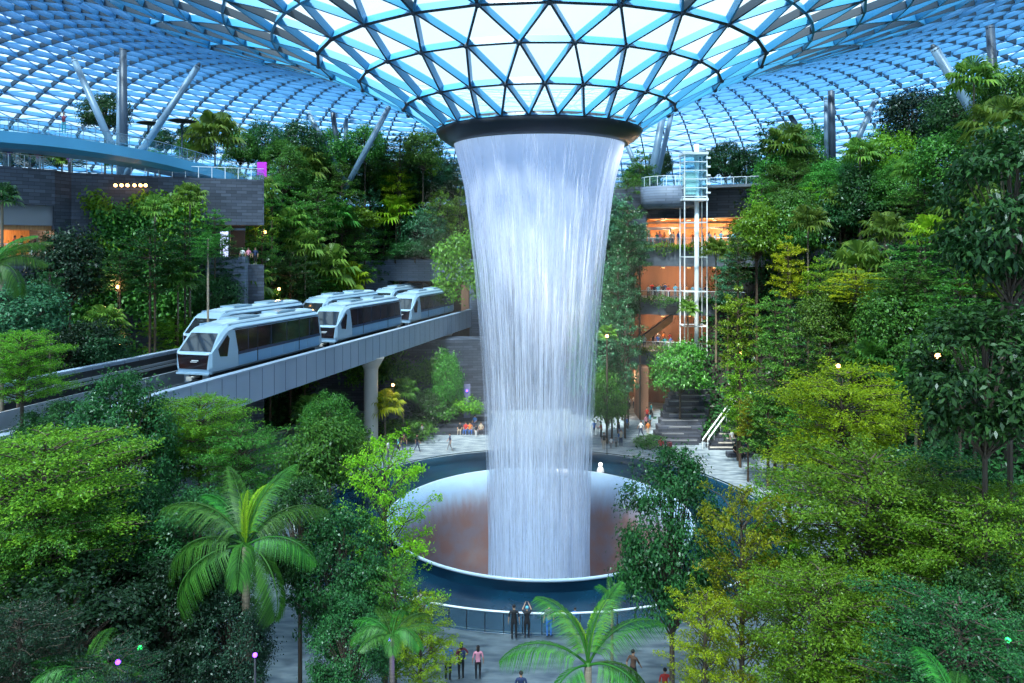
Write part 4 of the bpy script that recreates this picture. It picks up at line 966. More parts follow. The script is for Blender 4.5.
for o_, in ((.08,), (4.3,)):
    mb = MB(); mb.tube([p + s*o_ + Vector((0,0,1.1)) - bl_ for p, s in zip(bs, tans)], .04, 6); mb.build('handrail', M['column'], fb)
    mb = MB()
    for i in range(len(bs)-1):
        a, b = bs[i]+tans[i]*o_-bl_, bs[i+1]+tans[i+1]*o_-bl_
        mb.add([a, b, b+Vector((0,0,1)), a+Vector((0,0,1))], [(0,1,2,3)])
    mb.build('glass_panel', M['rail_glass'], fb)
    mb = MB(); mb.bar((0,0,0),(0,0,1.1),.04,.04); pm = mb.mesh('post', M['column'])
    for p, s in zip(bs, tans):
        q = link('post', pm, fb); q.location = p + s*o_ - bl_
pp = bs[17]
person(P(58, 132.5, 62.5) + Vector((0,.8,.0)), 'photo', 'maroon', 'teal', 1.75, .3, label='lone person in dark top and teal trousers standing on the footbridge')

# ------------------------------------------------------------------ roof columns
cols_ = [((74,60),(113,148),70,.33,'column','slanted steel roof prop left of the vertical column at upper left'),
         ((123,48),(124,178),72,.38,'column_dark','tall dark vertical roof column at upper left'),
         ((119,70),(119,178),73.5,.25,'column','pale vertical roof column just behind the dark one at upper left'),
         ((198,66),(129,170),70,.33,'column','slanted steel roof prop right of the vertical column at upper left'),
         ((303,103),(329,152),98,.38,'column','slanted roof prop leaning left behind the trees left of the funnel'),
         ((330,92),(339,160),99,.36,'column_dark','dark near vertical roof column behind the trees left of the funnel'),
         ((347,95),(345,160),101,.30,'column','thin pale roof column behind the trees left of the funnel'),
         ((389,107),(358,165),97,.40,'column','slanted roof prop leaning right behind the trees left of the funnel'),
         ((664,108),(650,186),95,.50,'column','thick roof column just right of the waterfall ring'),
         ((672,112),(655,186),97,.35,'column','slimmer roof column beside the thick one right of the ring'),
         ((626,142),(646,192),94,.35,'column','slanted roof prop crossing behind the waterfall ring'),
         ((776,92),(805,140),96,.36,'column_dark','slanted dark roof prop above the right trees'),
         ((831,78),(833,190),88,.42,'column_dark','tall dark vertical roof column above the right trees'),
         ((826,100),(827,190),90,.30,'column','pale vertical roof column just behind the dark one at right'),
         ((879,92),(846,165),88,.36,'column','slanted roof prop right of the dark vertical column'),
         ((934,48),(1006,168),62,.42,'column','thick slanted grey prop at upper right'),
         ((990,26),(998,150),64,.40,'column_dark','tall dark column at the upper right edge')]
for (x0,y0),(x1,y1),d,r_,m,lb in cols_:
    a, b = P(x0,y0,d), P(x1,y1,d)
    if b.z > ground_z(b.x,b.y): b = b + (b-a)*(min(4.0, b.z-max(ground_z(b.x,b.y),0))/(a.z-b.z))
    o = empty('roof_column', b); tag(o, lb, 'column', 'steel columns holding the roof')
    mb = MB(); mb.tube([(0,0,0), (a-b)*.5, (a-b)], [r_*.85, r_, r_*.85], 14); mb.build('shaft', M[m], o)
    mb = MB(); mb.tube([(a-b)-(a-b).normalized()*.2, (a-b)+(a-b).normalized()*.35], [r_*.9, r_*.3], 10); mb.build('head_joint', M['steel_dark'], o)
# disc canopies on the left terrace
for px, py, w_, lb in ((148,123,1.6,'dark round disc canopy above the footbridge, left one of the pair'), (182,121,2.0,'dark round disc canopy above the footbridge, right one of the pair')):
    w_ *= .72; p = P(px, py, 80); o = empty('disc_canopy', (p.x,p.y,26)); tag(o, lb, 'canopy', 'disc canopies')
    mb = MB(); h = p.z-26; mb.lathe([(.01,h+.2),(w_*.6,h+.15),(w_,h),(w_*.6,h-.15),(.01,h-.2)], 24); mb.build('disc', M['bark_dark'], o)
    mb = MB(); mb.tube([(0,0,0),(0,0,h)], .08, 8); mb.build('pole', M['column_dark'], o)
p = P(262,168,80); o = empty('banner', (p.x,p.y,26.0)); tag(o, 'small magenta banner beside the footbridge end', 'banner')
mb = MB(); mb.box((-.5,-.05,.8),(.5,.05,2.6)); mb.build('cloth', M['magenta'], o); mb = MB(); mb.tube([(-.55,0,0),(-.55,0,2.7)], .04, 6); mb.build('pole', M['column_dark'], o)
# info totem under the guideway
p = on_ground(467, 414); o = empty('info_totem', (p.x,p.y,0)); tag(o, 'grey violet upright sign panel left of the waterfall on the far side', 'sign')
o.location = (P(467,400,80).x, 80, 1.2)
mb = MB(); mb.box((-.35,-.08,0),(.35,.08,3.6)); mb.build('panel', pbr('totem', (.16,.17,.30), .4), o)
mb = MB(); mb.ball((0,-.1,2.9), .11); mb.build('lamp', M['purple'], o)

# ------------------------------------------------------------------ vegetation
def tubes_np(paths, rads, n=5):
    mb = MB()
    for p, r_ in zip(paths, rads): mb.tube(p, r_, n, cap=False)
    return mb
def crown_tier(seed, R, H, tiers, per, nleaf, ls, rise=.12, thick=.10, shape='round', low=.35, wid=.5):
    """horizontal sprays of small leaves stacked in tiers; crown foot at z=0"""
    r = np.random.RandomState(seed); pos, nn, dd, paths, rads = [], [], [], [], []
    for t in range(tiers):
        f = t/(tiers-1) if tiers > 1 else 0; z = H*f*.93
        if shape == 'round': rr = R*math.sqrt(max(.04, 1-((f-low)/(1.02-low if f > low else low+.6))**2))
        elif shape == 'cone': rr = R*(1-f)**.8 + .12
        else: rr = R*(.45+.55*f)      # fan: wider to the top
        rr *= r.uniform(.75, 1.1)
        nb = max(3, int(per*(.5+.5*rr/R))); a0 = r.uniform(0, 6.28)
        for b in range(nb):
            a = a0 + 2*PI*b/nb + r.uniform(-.3,.3); L_ = rr*r.uniform(.7,1.12); rz = rise*r.uniform(.4,1.6)*L_
            zz = z + r.uniform(-.3,.3)*H/tiers
            dirv = np.array((math.cos(a), math.sin(a), 0)); sv = np.array((-math.sin(a), math.cos(a), 0))
            z_in = zz - L_*(.45 if shape == 'fan' else .12)
            p0 = np.array((0,0,max(z_in,-.3))); p2 = dirv*L_ + np.array((0,0,zz+rz)); p1 = dirv*L_*.5 + np.array((0,0,(zz+z_in)/2+rz*.8))
            paths.append([tuple(p0), tuple(p1), tuple(p2)]); k_ = R/3; rads.append([.034*k_,.020*k_,.007*k_])
            m = int(nleaf*L_/R)
            # twigs: sub-sprays left and right
            ntw = 7
            s0 = r.uniform(.22, 1.0, ntw); wv = r.uniform(-1, 1, ntw)*wid*L_*(1.15-s0)*.95
            ti = r.randint(0, ntw, m); s = np.clip(s0[ti] + r.normal(0,.10,m), .12, 1.08)
            lat = wv[ti] + r.normal(0, .10*L_, m)*(1.2-s)
            p = (dirv[None]*(s*L_)[:, None] + sv[None]*lat[:, None]); p[:, 2] = zz + rz*(2*s-s*s) - abs(lat)*.10 + r.normal(0, thick, m)*(.4+.6*R/3)
            pos.append(p); q = r.normal(size=(m,3))*.45; q[:, 2] += 1; nn.append(q)
            d = np.tile(dirv, (m,1)) + r.normal(size=(m,3))*.8; dd.append(d)
    pos, nn, dd = np.concatenate(pos), np.concatenate(nn), np.concatenate(dd)
    return leaves(pos, nn, np.random.RandomState(seed).uniform(.6,1.15,len(pos))*ls, .5, dd, seed), tubes_np(paths, rads)
def crown_broad(seed, R, H, ncl, per, ls, cr=.28, asp=.5, droop=0.0):
    r = np.random.RandomState(seed); pos, nn, paths, rads = [], [], [], []
    cz = H*.5
    for i in range(ncl):
        v = r.normal(size=3); v /= np.linalg.norm(v); k = r.uniform(.45, 1.0)**.5
        if v[2] < -.6: v[2] *= .5
        c = np.array((v[0]*R*k, v[1]*R*k, cz + v[2]*H*.5*k)); c *= np.array((1,1,1))
        cc = cr*R*r.uniform(.6,1.2); m = int(per*r.uniform(.6,1.3))
        p = c + r.normal(size=(m,3))*np.array((cc,cc,cc*.6))*.6; pos.append(p)
        q = (p-np.array((0,0,cz*.6)))/R*.7 + r.normal(size=(m,3))*.55; q[:, 2] += .55; nn.append(q)
        if i % 2 == 0: paths.append([(0,0,max(-.2,c[2]*.35-.3)), tuple(c*np.array((.5,.5,.7))), tuple(c)]); rads.append([.06*R/3,.035*R/3,.012])
    pos, nn = np.concatenate(pos), np.concatenate(nn); d = r.normal(size=pos.shape); d[:, 2] -= .4+droop
    return leaves(pos, nn, r.uniform(.55,1.2,len(pos))*ls, asp, d, seed), tubes_np(paths, rads)
def fan_crown(seed, R, nf=20, segs=16):
    """round pleated fan leaves on stalks"""
    r = np.random.RandomState(seed); Q = []; paths, rads = [], []
    for i in range(nf):
        a = i*2.4 + r.uniform(-.2,.2); el = 1.25 - 1.75*(i/nf) + r.uniform(-.12,.12)
        d = np.array((math.cos(a)*math.cos(el), math.sin(a)*math.cos(el), math.sin(el))); st_ = R*.5
        hub = d*st_; hub[2] -= .0; paths.append([(0,0,-.1), tuple(d*st_*.5+np.array((0,0,.05))), tuple(hub)]); rads.append([.03*R,.02*R,.012*R])
        side = np.cross(d, (0,0,1)); side /= np.linalg.norm(side)+1e-6; upv = np.cross(side, d)
        rl = R*r.uniform(.5,.62)
        for k in range(segs):
            th = (k/(segs-1)-.5)*math.radians(250); th2 = math.radians(250)/segs*.42
            dv = lambda t: d*math.cos(t) + side*math.sin(t)
            base = hub; mid_l = hub + dv(th-th2)*rl*.62; mid_r = hub + dv(th+th2)*rl*.62
            tip = hub + dv(th)*rl*(1-.12*abs(th)) ; tip = tip + np.array((0,0,-1))*rl*(.22+.25*r.rand())
            mid_l = mid_l + upv*.04*R; mid_r = mid_r - upv*.01*R
            Q.append([base, mid_l, tip, mid_r])
    return np.array(Q), tubes_np(paths, rads)
def frond_mesh(seed, L_, droop, nl=46, ll=.75, hang=.5, mat='palm'):
    """a feather frond along +X, arching; leaflets on both sides"""
    r = np.random.RandomState(seed); Q = []; pts = []
    n = 16
    for i in range(n+1):
        s = i/n; ang_ = .85 - droop*s**1.25*1.6
        if i == 0: p = np.zeros(3)
        else: p = pts[-1] + np.array((math.cos(ang_), 0, math.sin(ang_)))*L_/n
        pts.append(p)
    pts = np.array(pts)
    for i in range(nl*2):
        s = .14 + .86*(i//2)/(nl-1); q = -1 if i % 2 else 1
        f = s*n; k = min(int(f), n-1); p = pts[k]*(1-(f-k)) + pts[min(k+1,n)]*(f-k); t = pts[min(k+1,n)]-pts[k]; t /= np.linalg.norm(t)
        up_ = np.array((-t[2], 0, t[0])); le = ll*(math.sin(PI*min(1,.12+.88*s))**.6)*r.uniform(.85,1.1)
        out = np.array((0,q,0))*.8 + t*(.5+.4*s) + up_*(.28-hang*.3); out /= np.linalg.norm(out)
        w = np.cross(out, up_); w = w/np.linalg.norm(w)*.015*L_/3
        midp = p + out*le*.5 + np.array((0,0,-1))*le*hang*.12; tip = p + out*le*.85 + np.array((0,0,-1))*le*hang*.75
        Q.append([p, midp - w, tip, midp + w])
    me = np_quads('frond', np.array(Q), [LEAF[mat], M['bark_pale']])
    mb = MB(); mb.tube([tuple(p) for p in pts], [.045*L_/3*(1-.85*i/n) for i in range(n+1)], 5)
    # join the rib into the same mesh
    bm = bmesh.new(); bm.from_mesh(me); rm = mb.mesh('rib', [LEAF[mat]]); bm.from_mesh(rm); bm.to_mesh(me); bm.free()
    return me
PR = {}
def proto_crown(key, fn, R, H, leafmats):
    V, br_ = fn
    PR[key] = (np_quads('foliage', V, LEAF[leafmats]), br_.mesh('branches', M['bark']), R, H)
for k in range(3):
    proto_crown(f'tier{k}', crown_tier(10+k, 3, 6, 8, 8, 120, .27), 3, 6, 'mid')
    proto_crown(f'broad{k}', crown_broad(20+k, 3, 5, 90, 95, .31), 3, 5, 'mid')
proto_crown('cone0', crown_tier(31, 1.6, 6, 16, 7, 55, .2, rise=.3, shape='cone', thick=.14), 1.6, 6, 'mid')
for k in range(2):
    proto_crown(f'fine{k}', crown_tier(40+k, 4.2, 6.5, 12, 11, 340, .155, rise=.22, thick=.09, shape='round', low=.45, wid=.6), 4.2, 6.5, 'mid')
    proto_crown(f'dense{k}', crown_broad(50+k, 3.2, 7, 150, 150, .20, cr=.2), 3.2, 7, 'mid')
    proto_crown(f'airy{k}', crown_tier(60+k, 2.6, 5.5, 10, 8, 230, .14, rise=.35, thick=.08, shape='round', low=.3, wid=.55), 2.6, 5.5, 'mid')
proto_crown('bigleaf0', crown_broad(70, 3.0, 7, 110, 60, .42, cr=.22, asp=.42, droop=.5), 3.0, 7, 'mid')
proto_crown('shrub0', crown_broad(80, 1.5, 1.8, 40, 60, .22, cr=.3), 1.5, 1.8, 'mid')
V, b_ = fan_crown(90, 1.0); PR['fan0'] = (np_quads('foliage', V, LEAF['fan']), b_.mesh('branches', LEAF['fan']), 1.0, 1.2)
V, b_ = fan_crown(91, 1.0, 16, 14); PR['fan1'] = (np_quads('foliage', V, LEAF['fan']), b_.mesh('branches', LEAF['fan']), 1.0, 1.2)
mb = MB(); mb.tube([(0,0,0),(.02,.01,.3),(-.015,.02,.65),(0,0,1)], [1.0,.8,.68,.5], 9); TRUNK = mb.mesh('trunk', M['bark'])
def put(me, name, par, loc, scale, mat=None, rz=0):
    o = link(name, me, par); o.location = loc; o.scale = scale; o.rotation_euler = (0,0,rz)
    if mat:
        o.material_slots[0].link = 'OBJECT'; o.material_slots[0].material = mat
    return o
TREES = []
KN = {'tier': 'tiered tree', 'broad': 'bushy tree', 'cone': 'cone shaped tree', 'fine': 'spreading fine leafed tree', 'dense': 'dense tree', 'airy': 'light airy tree', 'bigleaf': 'big leafed tree', 'shrub': 'low shrub', 'fan': 'fan palm'}
LN = {'mid': 'green', 'dark': 'dark green', 'blue': 'blue green', 'lime': 'lime green', 'yellow': 'yellow green', 'fresh': 'fresh green', 'fan': 'green', 'black': 'very dark green', 'palm': 'green'}
trnd = random.Random(99)
BEHIND = {'low behind the trains': 2.5, 'midway up the left slope': 6, 'atop the left slope': 14, 'against the planted left wall': 1.5}
def tree(kind, col, px, top, wpx, hpx, d, where, label=None, bark='bark', tr=None, base=None):
    if where in BEHIND: d = max(d, 43.4/(.2547-(px-512)/F) + BEHIND[where])
    if where in BEHIND and px > 384:
        cap, b_ = {'low behind the trains': (101, 17.6), 'midway up the left slope': (103.5, 17.6), 'atop the left slope': (109.5, None)}[where]
        if d >= cap-3: d = cap; base = b_
    if 'slope' in where and not label:
        q_ = trnd.random()
        if col == 'dark' and q_ < (.6 if 'right' in where else .35): col = 'mid'
        elif col == 'mid' and q_ < .4: col = 'fresh'
    def roof_z(q):
        r_ = math.hypot(q.x-AX, q.y-AY)
        for (ra, za), (rb, zb) in zip(prof, prof[1:]):
            if ra <= r_ <= rb: return za + (zb-za)*(r_-ra)/(rb-ra)
        return 28 if r_ < 10 else 15
    for _ in range(14):
        p = P(px, top, d)
        if p.z < roof_z(p) - 1.0: break
        d *= .98
    gz = max(0.0, ground_z(p.x, p.y)) if base is None else base
    W, H = wpx*d/F, hpx*d/F
    ks = [k for k in PR if k.rstrip('012') == kind]; key = trnd.choice(ks); fol, brm, R0, H0 = PR[key]
    if kind == 'fan':
        s = W*.5/.95; cz = p.z - s*.75; cz = max(cz, gz+.5)
        t = empty('fan_palm', (p.x, p.y, gz)); rz = trnd.uniform(0, 6.28)
        put(TRUNK, 'trunk', t, (0,0,-.3), (tr or .14, tr or .14, cz-gz+.3), M['palmtrunk'])
        put(fol, 'foliage', t, (0,0,cz-gz), (s,s,s), LEAF[col], rz); put(brm, 'stalks', t, (0,0,cz-gz), (s,s,s), LEAF[col], rz)
        nm = 'fan palm'
    else:
        foot = p.z - H; foot = max(foot, gz+.2) if kind != 'shrub' else max(foot, gz); H = p.z - foot
        nmn = {'cone': 'conifer', 'shrub': 'shrub'}.get(kind, 'tree')
        t = empty(nmn, (p.x, p.y, gz)); rz = trnd.uniform(0, 6.28)
        sx = W*.5/R0; sz = H/H0
        if kind != 'shrub': put(TRUNK, 'trunk', t, (0,0,-.3), (tr or .05+W*.018,)*2 + (foot-gz+.3+H*.75,), M[bark])
        if kind != 'shrub': put(brm, 'branches', t, (0,0,foot-gz), (sx,sx,sz), M[bark], rz)
        else: t.location.z = foot; gz = foot
        put(fol, 'foliage', t, (0,0,foot-gz), (sx,sx,sz), LEAF[col], rz)
    if label: tag(t, label, 'tree' if kind not in ('fan','shrub') else ('palm' if kind == 'fan' else 'shrub'), where)
    else: TREES.append((t, kind, col, where, px))
    return t
T = tree
# --- upper left terrace, behind the footbridge
w = 'on the upper left terrace'
T('broad','dark',105,94,44,40,84,w); T('broad','dark',30,146,60,22,72,w); T('tier','dark',72,146,50,20,74,w); T('fan','fan',215,112,62,46,84,w); T('broad','dark',196,124,36,40,92,w)
T('broad','dark',265,121,36,50,92,w); T('broad','mid',240,128,34,40,90,w); T('shrub','mid',150,150,30,12,78,w); T('broad','dark',160,128,26,25,90,w); T('fan','fan',62,150,26,16,72,w); T('fan','palm',112,150,24,16,73,w)
T('broad','dark',10,140,44,30,80,w); T('tier','mid',185,138,30,26,86,w)
# --- left slope top row
w = 'atop the left slope'
T('broad','dark',302,122,46,46,97,w); T('broad','dark',330,128,30,50,100,w); T('broad','dark',365,126,40,40,101,w); T('tier','dark',400,132,64,40,99,w); T('broad','mid',423,130,40,42,103,w); T('cone','lime',431,131,20,44,96,w,'bright lime cone shaped tree just left of the funnel ring')
T('tier','mid',345,146,62,52,92,w); T('tier','blue',448,150,34,60,97,w); T('fan','fan',303,148,52,30,88,w); T('tier','mid',380,150,50,50,95,w); T('broad','dark',418,160,60,44,100,w)
# --- left slope middle
for a_ in (('dense','dark',282,140,50,60,91),('dense','dark',322,150,56,52,94),('dense','mid',372,150,50,52,96),('dense','dark',345,140,46,60,101),('dense','dark',398,150,50,52,99),('dense','blue',432,156,46,50,97),('broad','mid',300,168,50,40,88),('broad','dark',380,172,50,36,92),('dense','dark',455,160,36,50,98),('dense','dark',412,176,50,36,93),('broad','mid',332,166,44,36,90)): T(*a_, w)
w = 'midway up the left slope'
T('tier','lime',398,161,46,52,88,w,'lime green tiered tree in the middle of the left slope'); T('tier','mid',342,172,60,60,86,w); T('tier','mid',440,186,44,60,90,w); T('tier','blue',370,184,56,60,90,w); T('tier','mid',296,190,56,60,82,w)
T('fan','lime',396,196,48,30,84,w,'bright lime broad fronds below the lime tiered tree'); T('fan','fan',291,205,44,30,80,w); T('tier','mid',318,178,50,60,88,w); T('broad','blue',424,208,50,60,86,w); T('tier','mid',460,186,36,80,92,w)
T('tier','mid',256,196,50,50,76,w); T('tier','mid',272,166,34,40,84,w); T('fan','fan',228,165,40,26,74,w); T('fan','fan',262,176,40,26,78,w); T('shrub','fresh',350,205,50,26,86,w); T('fan','palm',335,200,50,30,86,w)
# --- left slope low row above the trains
w = 'low behind the trains'
T('tier','mid',384,222,64,60,80,w); T('fan','fan',326,244,66,40,74,w); T('fan','lime',348,262,50,28,74,w); T('tier','mid',355,228,50,50,80,w); T('tier','dark',290,250,66,50,74,w); T('tier','mid',320,272,56,26,72,w); T('broad','dark',415,240,46,50,86,w)
T('fan','fan',248,262,50,34,70,w); T('tier','dark',222,236,60,40,70,w); T('tier','mid',262,228,44,52,73,w); T('tier','fresh',176,312,76,40,60,w,'fresh green tiered tree right behind the nose of the far train'); T('broad','dark',215,275,50,40,66,w); T('tier','blue',395,255,40,40,84,w)
T('fan','fan',305,228,46,30,78,w); T('broad','dark',438,232,30,40,92,w); T('fan','palm',270,290,40,26,68,w)
# --- in front of the planted left wall
w = 'against the planted left wall'
T('tier','dark',150,222,70,70,61,w); T('fan','fan',155,195,34,22,62,w); T('tier','dark',185,215,56,50,62,w); T('broad','black',95,318,60,50,56,w); T('broad','black',70,230,70,80,60,w); T('fan','fan',105,305,44,28,57,w); T('broad','blue',100,332,50,34,55,w)
T('fan','fan',190,182,36,22,64,w); T('fan','palm',178,260,50,30,60,w); T('tier','dark',120,250,60,40,60,w); T('broad','black',60,330,60,50,54,w); T('tier','mid',215,208,40,40,66,w)
# --- far left edge, nearer
w = 'at the far left edge'
T('fine','fresh',22,330,100,70,34,w); T('broad','blue',18,285,80,60,40,w); T('tier','dark',50,262,40,60,50,w); T('fan','dark',2,182,40,30,40,w)
# --- far side: right of the fall, in front of the balconies
w = 'between waterfall and balconies'
T('tier','blue',628,196,46,70,80,w); T('tier','mid',640,148,44,60,92,w); T('broad','dark',640,165,40,40,95,w); T('tier','blue',618,245,44,80,78,w); T('tier','blue',625,300,40,90,76,w); T('tier','mid',628,172,50,50,88,w); T('tier','blue',612,345,36,70,76,w); T('broad','mid',607,370,36,60,75,w)
T('fan','fan',607,325,24,20,74,w); T('tier','blue',640,215,30,50,84,w); T('broad','dark',625,225,34,60,86,w); T('broad','dark',622,270,34,60,84,w)
T('broad','mid',680,342,54,56,76,w,'bushy green tree in front of the second-floor balcony above the steps'); T('fan','fan',716,238,32,20,80,w); T('tier','blue',728,252,38,50,78,w); T('fan','fan',688,300,22,16,80,w)
T('broad','dark',725,142,34,40,108,w); T('broad','dark',706,150,20,34,108,w); T('broad','dark',660,150,24,30,106,w); T('broad','dark',745,150,30,40,106,w)
# --- right slope upper
w = 'atop the right slope'
T('cone','fresh',756,176,34,70,78,w,'bright green cone shaped tree right of the lift tower'); T('broad','fresh',757,205,48,60,77,w); T('tier','dark',770,120,60,80,90,w); T('fan','fan',788,124,56,34,88,w); T('broad','mid',810,126,40,60,92,w); T('broad','dark',800,150,60,60,90,w)
T('broad','dark',836,158,50,60,84,w); T('fan','fan',860,138,42,26,76,w); T('broad','black',912,90,60,60,80,w,'dark loose crowned tree against the roof at upper right'); T('broad','black',945,100,50,60,76,w); T('broad','mid',890,130,60,70,78,w); T('fan','fan',918,150,50,34,66,w)
T('fan','fan',974,58,54,34,58,w,'tall fan palm rising in front of the slanted roof prop at upper right'); T('broad','dark',960,85,60,60,66,w); T('broad','dark',1005,70,60,60,60,w); T('fan','fan',1002,98,80,50,54,w); T('broad','mid',955,132,70,60,62,w); T('broad','dark',870,170,60,60,76,w); T('fan','fan',975,185,80,46,52,w); T('broad','dark',1010,140,70,70,56,w); T('tier','dark',925,180,70,50,64,w)
T('broad','mid',775,155,40,50,88,w); T('tier','mid',742,185,26,50,86,w); T('broad','dark',845,195,50,40,78,w)
# --- right slope middle
for a_ in (('dense','dark',790,160,50,60,86),('dense','dark',825,170,50,50,82),('dense','dark',870,150,60,60,80),('dense','dark',900,160,60,60,74)): T(*a_, w)
for a_ in (('tier','mid',762,172,40,50,82),('tier','fresh',812,180,46,50,80),('broad','mid',790,190,44,40,79),('fan','fan',840,185,40,26,78)): T(*a_, w)
w = 'midway up the right slope'
T('fan','fan',808,205,44,28,72,w); T('tier','mid',738,285,56,80,68,w); T('tier','yellow',788,235,44,60,68,w,'bright yellow green tiered tree above the flat topped one on the right slope'); T('fan','fan',862,242,74,44,60,w); T('tier','yellow',856,268,76,34,56,w,'flat topped yellow green tree below the wide fan palm'); T('fan','fan',885,212,54,34,62,w)
T('tier','mid',775,290,60,60,64,w); T('tier','mid',785,330,70,80,60,w); T('tier','mid',768,385,66,70,60,w); T('broad','dark',830,290,60,60,58,w); T('tier','dark',830,320,60,60,56,w); T('tier','mid',920,235,90,60,54,w); T('broad','dark',900,290,80,70,52,w)
T('tier','dark',905,260,80,50,52,w); T('fan','lime',930,215,50,30,56,w); T('fan','palm',870,340,60,36,50,w); T('tier','mid',960,270,90,60,46,w); T('fan','palm',916,362,60,36,46,w); T('broad','blue',955,372,80,60,38,w); T('tier','mid',820,255,50,60,66,w); T('broad','dark',868,300,50,50,58,w)
T('tier','dark',738,230,36,50,74,w); T('tier','mid',740,350,50,80,66,w); T('broad','dark',790,200,50,60,78,w); T('broad','dark',935,330,70,60,46,w); T('tier','mid',985,235,70,60,46,w); T('tier','dark',800,400,60,60,56,w); T('broad','black',850,375,60,50,52,w); T('tier','yellow',748,395,30,40,62,w)
# --- right foreground
w = 'in the right foreground'
T('bigleaf','dark',1010,120,120,200,24,w,'dark big leafed tree filling the right edge'); T('bigleaf','dark',985,300,130,170,22,w); T('fine','yellow',842,366,170,120,38,w,'wide yellow green fine leafed tree above the right foreground'); T('fine','fresh',870,450,230,150,25,w); T('fine','fresh',985,480,200,170,22,w)
T('dense','dark',672,448,110,200,29,w,'dense dark tree standing right of the basin'); T('airy','yellow',742,486,120,190,25,w,'airy yellow green tree right of the dense dark tree'); T('airy','fresh',790,470,120,150,27,w); T('fine','fresh',820,560,170,140,22,w)
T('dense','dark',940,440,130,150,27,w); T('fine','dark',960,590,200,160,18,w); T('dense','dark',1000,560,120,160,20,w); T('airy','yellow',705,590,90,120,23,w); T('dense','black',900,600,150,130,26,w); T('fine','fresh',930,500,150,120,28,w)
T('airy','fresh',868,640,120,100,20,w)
# --- left foreground
w = 'in the left foreground'
T('fine','fresh',45,424,210,150,24,w,'wide fresh green fine leafed tree at the left edge'); T('dense','dark',122,374,110,170,30,w,'tall dark dense tree below the track'); T('fine','fresh',200,392,110,80,33,w); T('dense','mid',330,392,56,70,44,w); T('broad','mid',320,420,80,80,40,w)
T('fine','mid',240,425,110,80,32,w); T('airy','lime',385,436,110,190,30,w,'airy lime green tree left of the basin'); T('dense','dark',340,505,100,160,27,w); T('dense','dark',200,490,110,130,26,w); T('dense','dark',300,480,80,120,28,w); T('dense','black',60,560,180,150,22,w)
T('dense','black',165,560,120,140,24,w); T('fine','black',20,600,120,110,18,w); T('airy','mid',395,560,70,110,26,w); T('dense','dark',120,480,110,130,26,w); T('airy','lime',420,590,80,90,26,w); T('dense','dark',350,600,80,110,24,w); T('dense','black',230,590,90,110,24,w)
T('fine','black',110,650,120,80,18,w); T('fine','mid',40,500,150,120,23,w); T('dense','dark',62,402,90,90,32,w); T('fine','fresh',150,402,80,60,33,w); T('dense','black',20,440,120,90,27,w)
# --- small plants under the guideway
w = 'under the guideway'
T('fan','yellow',385,390,40,30,72,w); T('broad','mid',448,352,30,60,80,w); T('shrub','mid',405,420,60,30,76,w); T('broad','dark',430,390,40,40,80,w); T('fan','palm',403,378,34,26,76,w); T('shrub','mid',440,400,40,20,80,w); T('shrub','fresh',465,396,34,18,80,w); T('shrub','mid',350,436,50,30,58,w); T('fan','fan',310,395,40,26,60,w); T('shrub','mid',650,436,30,14,73,w,base=0); T('broad','mid',345,420,50,50,62,w)

# --- feather palms made frond by frond
FRM = [frond_mesh(1, 3.2, .7, 80, .85, .75), frond_mesh(2, 3.2, 1.0, 80, .9, 1.0), frond_mesh(3, 3.2, 1.4, 80, .9, 1.2), frond_mesh(4, 3.0, .25, 70, .5, .3, 'lime'), frond_mesh(5, 3.2, 1.1, 80, .8, .9, 'lime')]
def feather_palm(px, py, d, scale, fr, label, trunk=.15, lean=0, dark=False):
    p = P(px, py, d); t = empty('feather_palm', (p.x, p.y, 0)); tag(t, label, 'palm', 'feather palms')
    mb = MB(); mb.tube([(lean,0,-.2),(lean*.6,0,p.z*.4),(0,0,p.z*.8),(0,0,p.z-.1)], [trunk*1.25,trunk,trunk*.85,trunk*.8], 12); mb.build('trunk', M['palmtrunk'], t)
    mb = MB(); mb.tube([(0,0,p.z-1.1*scale),(0,0,p.z)], [trunk*.95,trunk*.55], 12); mb.build('crownshaft', LEAF['palm'], t)
    for a, tilt, k, s in fr:
        o = link('frond', FRM[k], t); o.location = (0,0,p.z-.1); o.rotation_euler = (0, -math.radians(tilt), math.radians(a)); o.scale = (scale*s,)*3
    return t
feather_palm(246, 543, 24, 1.0, [(178,18,1,1.05),(190,-10,2,1),(212,-32,2,1.05),(318,-34,2,1.0),(345,-12,1,.9),(18,14,1,.95),(40,36,0,.95),(130,36,0,.9),(150,24,1,.9),(282,-5,2,.75),(75,46,4,.78),(110,40,4,.72),(60,50,3,.6)],
             'large feather palm with arching fronds in the left foreground', .15, .5)
feather_palm(588, 662, 21, .80, [(180,-2,1,1.1),(150,38,1,1.0),(30,42,0,1.0),(15,15,1,1.1),(60,32,4,.95),(325,-15,2,1),(222,-25,2,.95),(352,-22,2,1),(120,30,4,.8)],
             'feather palm in front of the basin at the lower edge', .13)
feather_palm(392, 634, 22, .48, [(a*40, -8+(a % 3)*12, a % 3, 1) for a in range(9)], 'small feather palm under the airy lime tree left of the basin', .09)
feather_palm(-8, 268, 30, .8, [(0,0,1,1),(20,10,0,1),(335,-15,2,1),(60,20,1,1),(110,15,1,1),(300,-10,2,1),(180,0,1,1),(230,0,2,1),(350,15,0,1.05)], 'feather palm reaching in at the left edge below the orange lit room', .15)
feather_palm(85, 672, 18, .5, [(a*45, -5+(a % 3)*10, 1+(a % 2), 1) for a in range(8)], 'low feather palm at the lower left under the dark trees', .09)
feather_palm(955, 706, 14, .45, [(a*45+10, 5+(a % 3)*10, 1+(a % 2), 1) for a in range(8)], 'low feather palm at the lower right edge', .09)
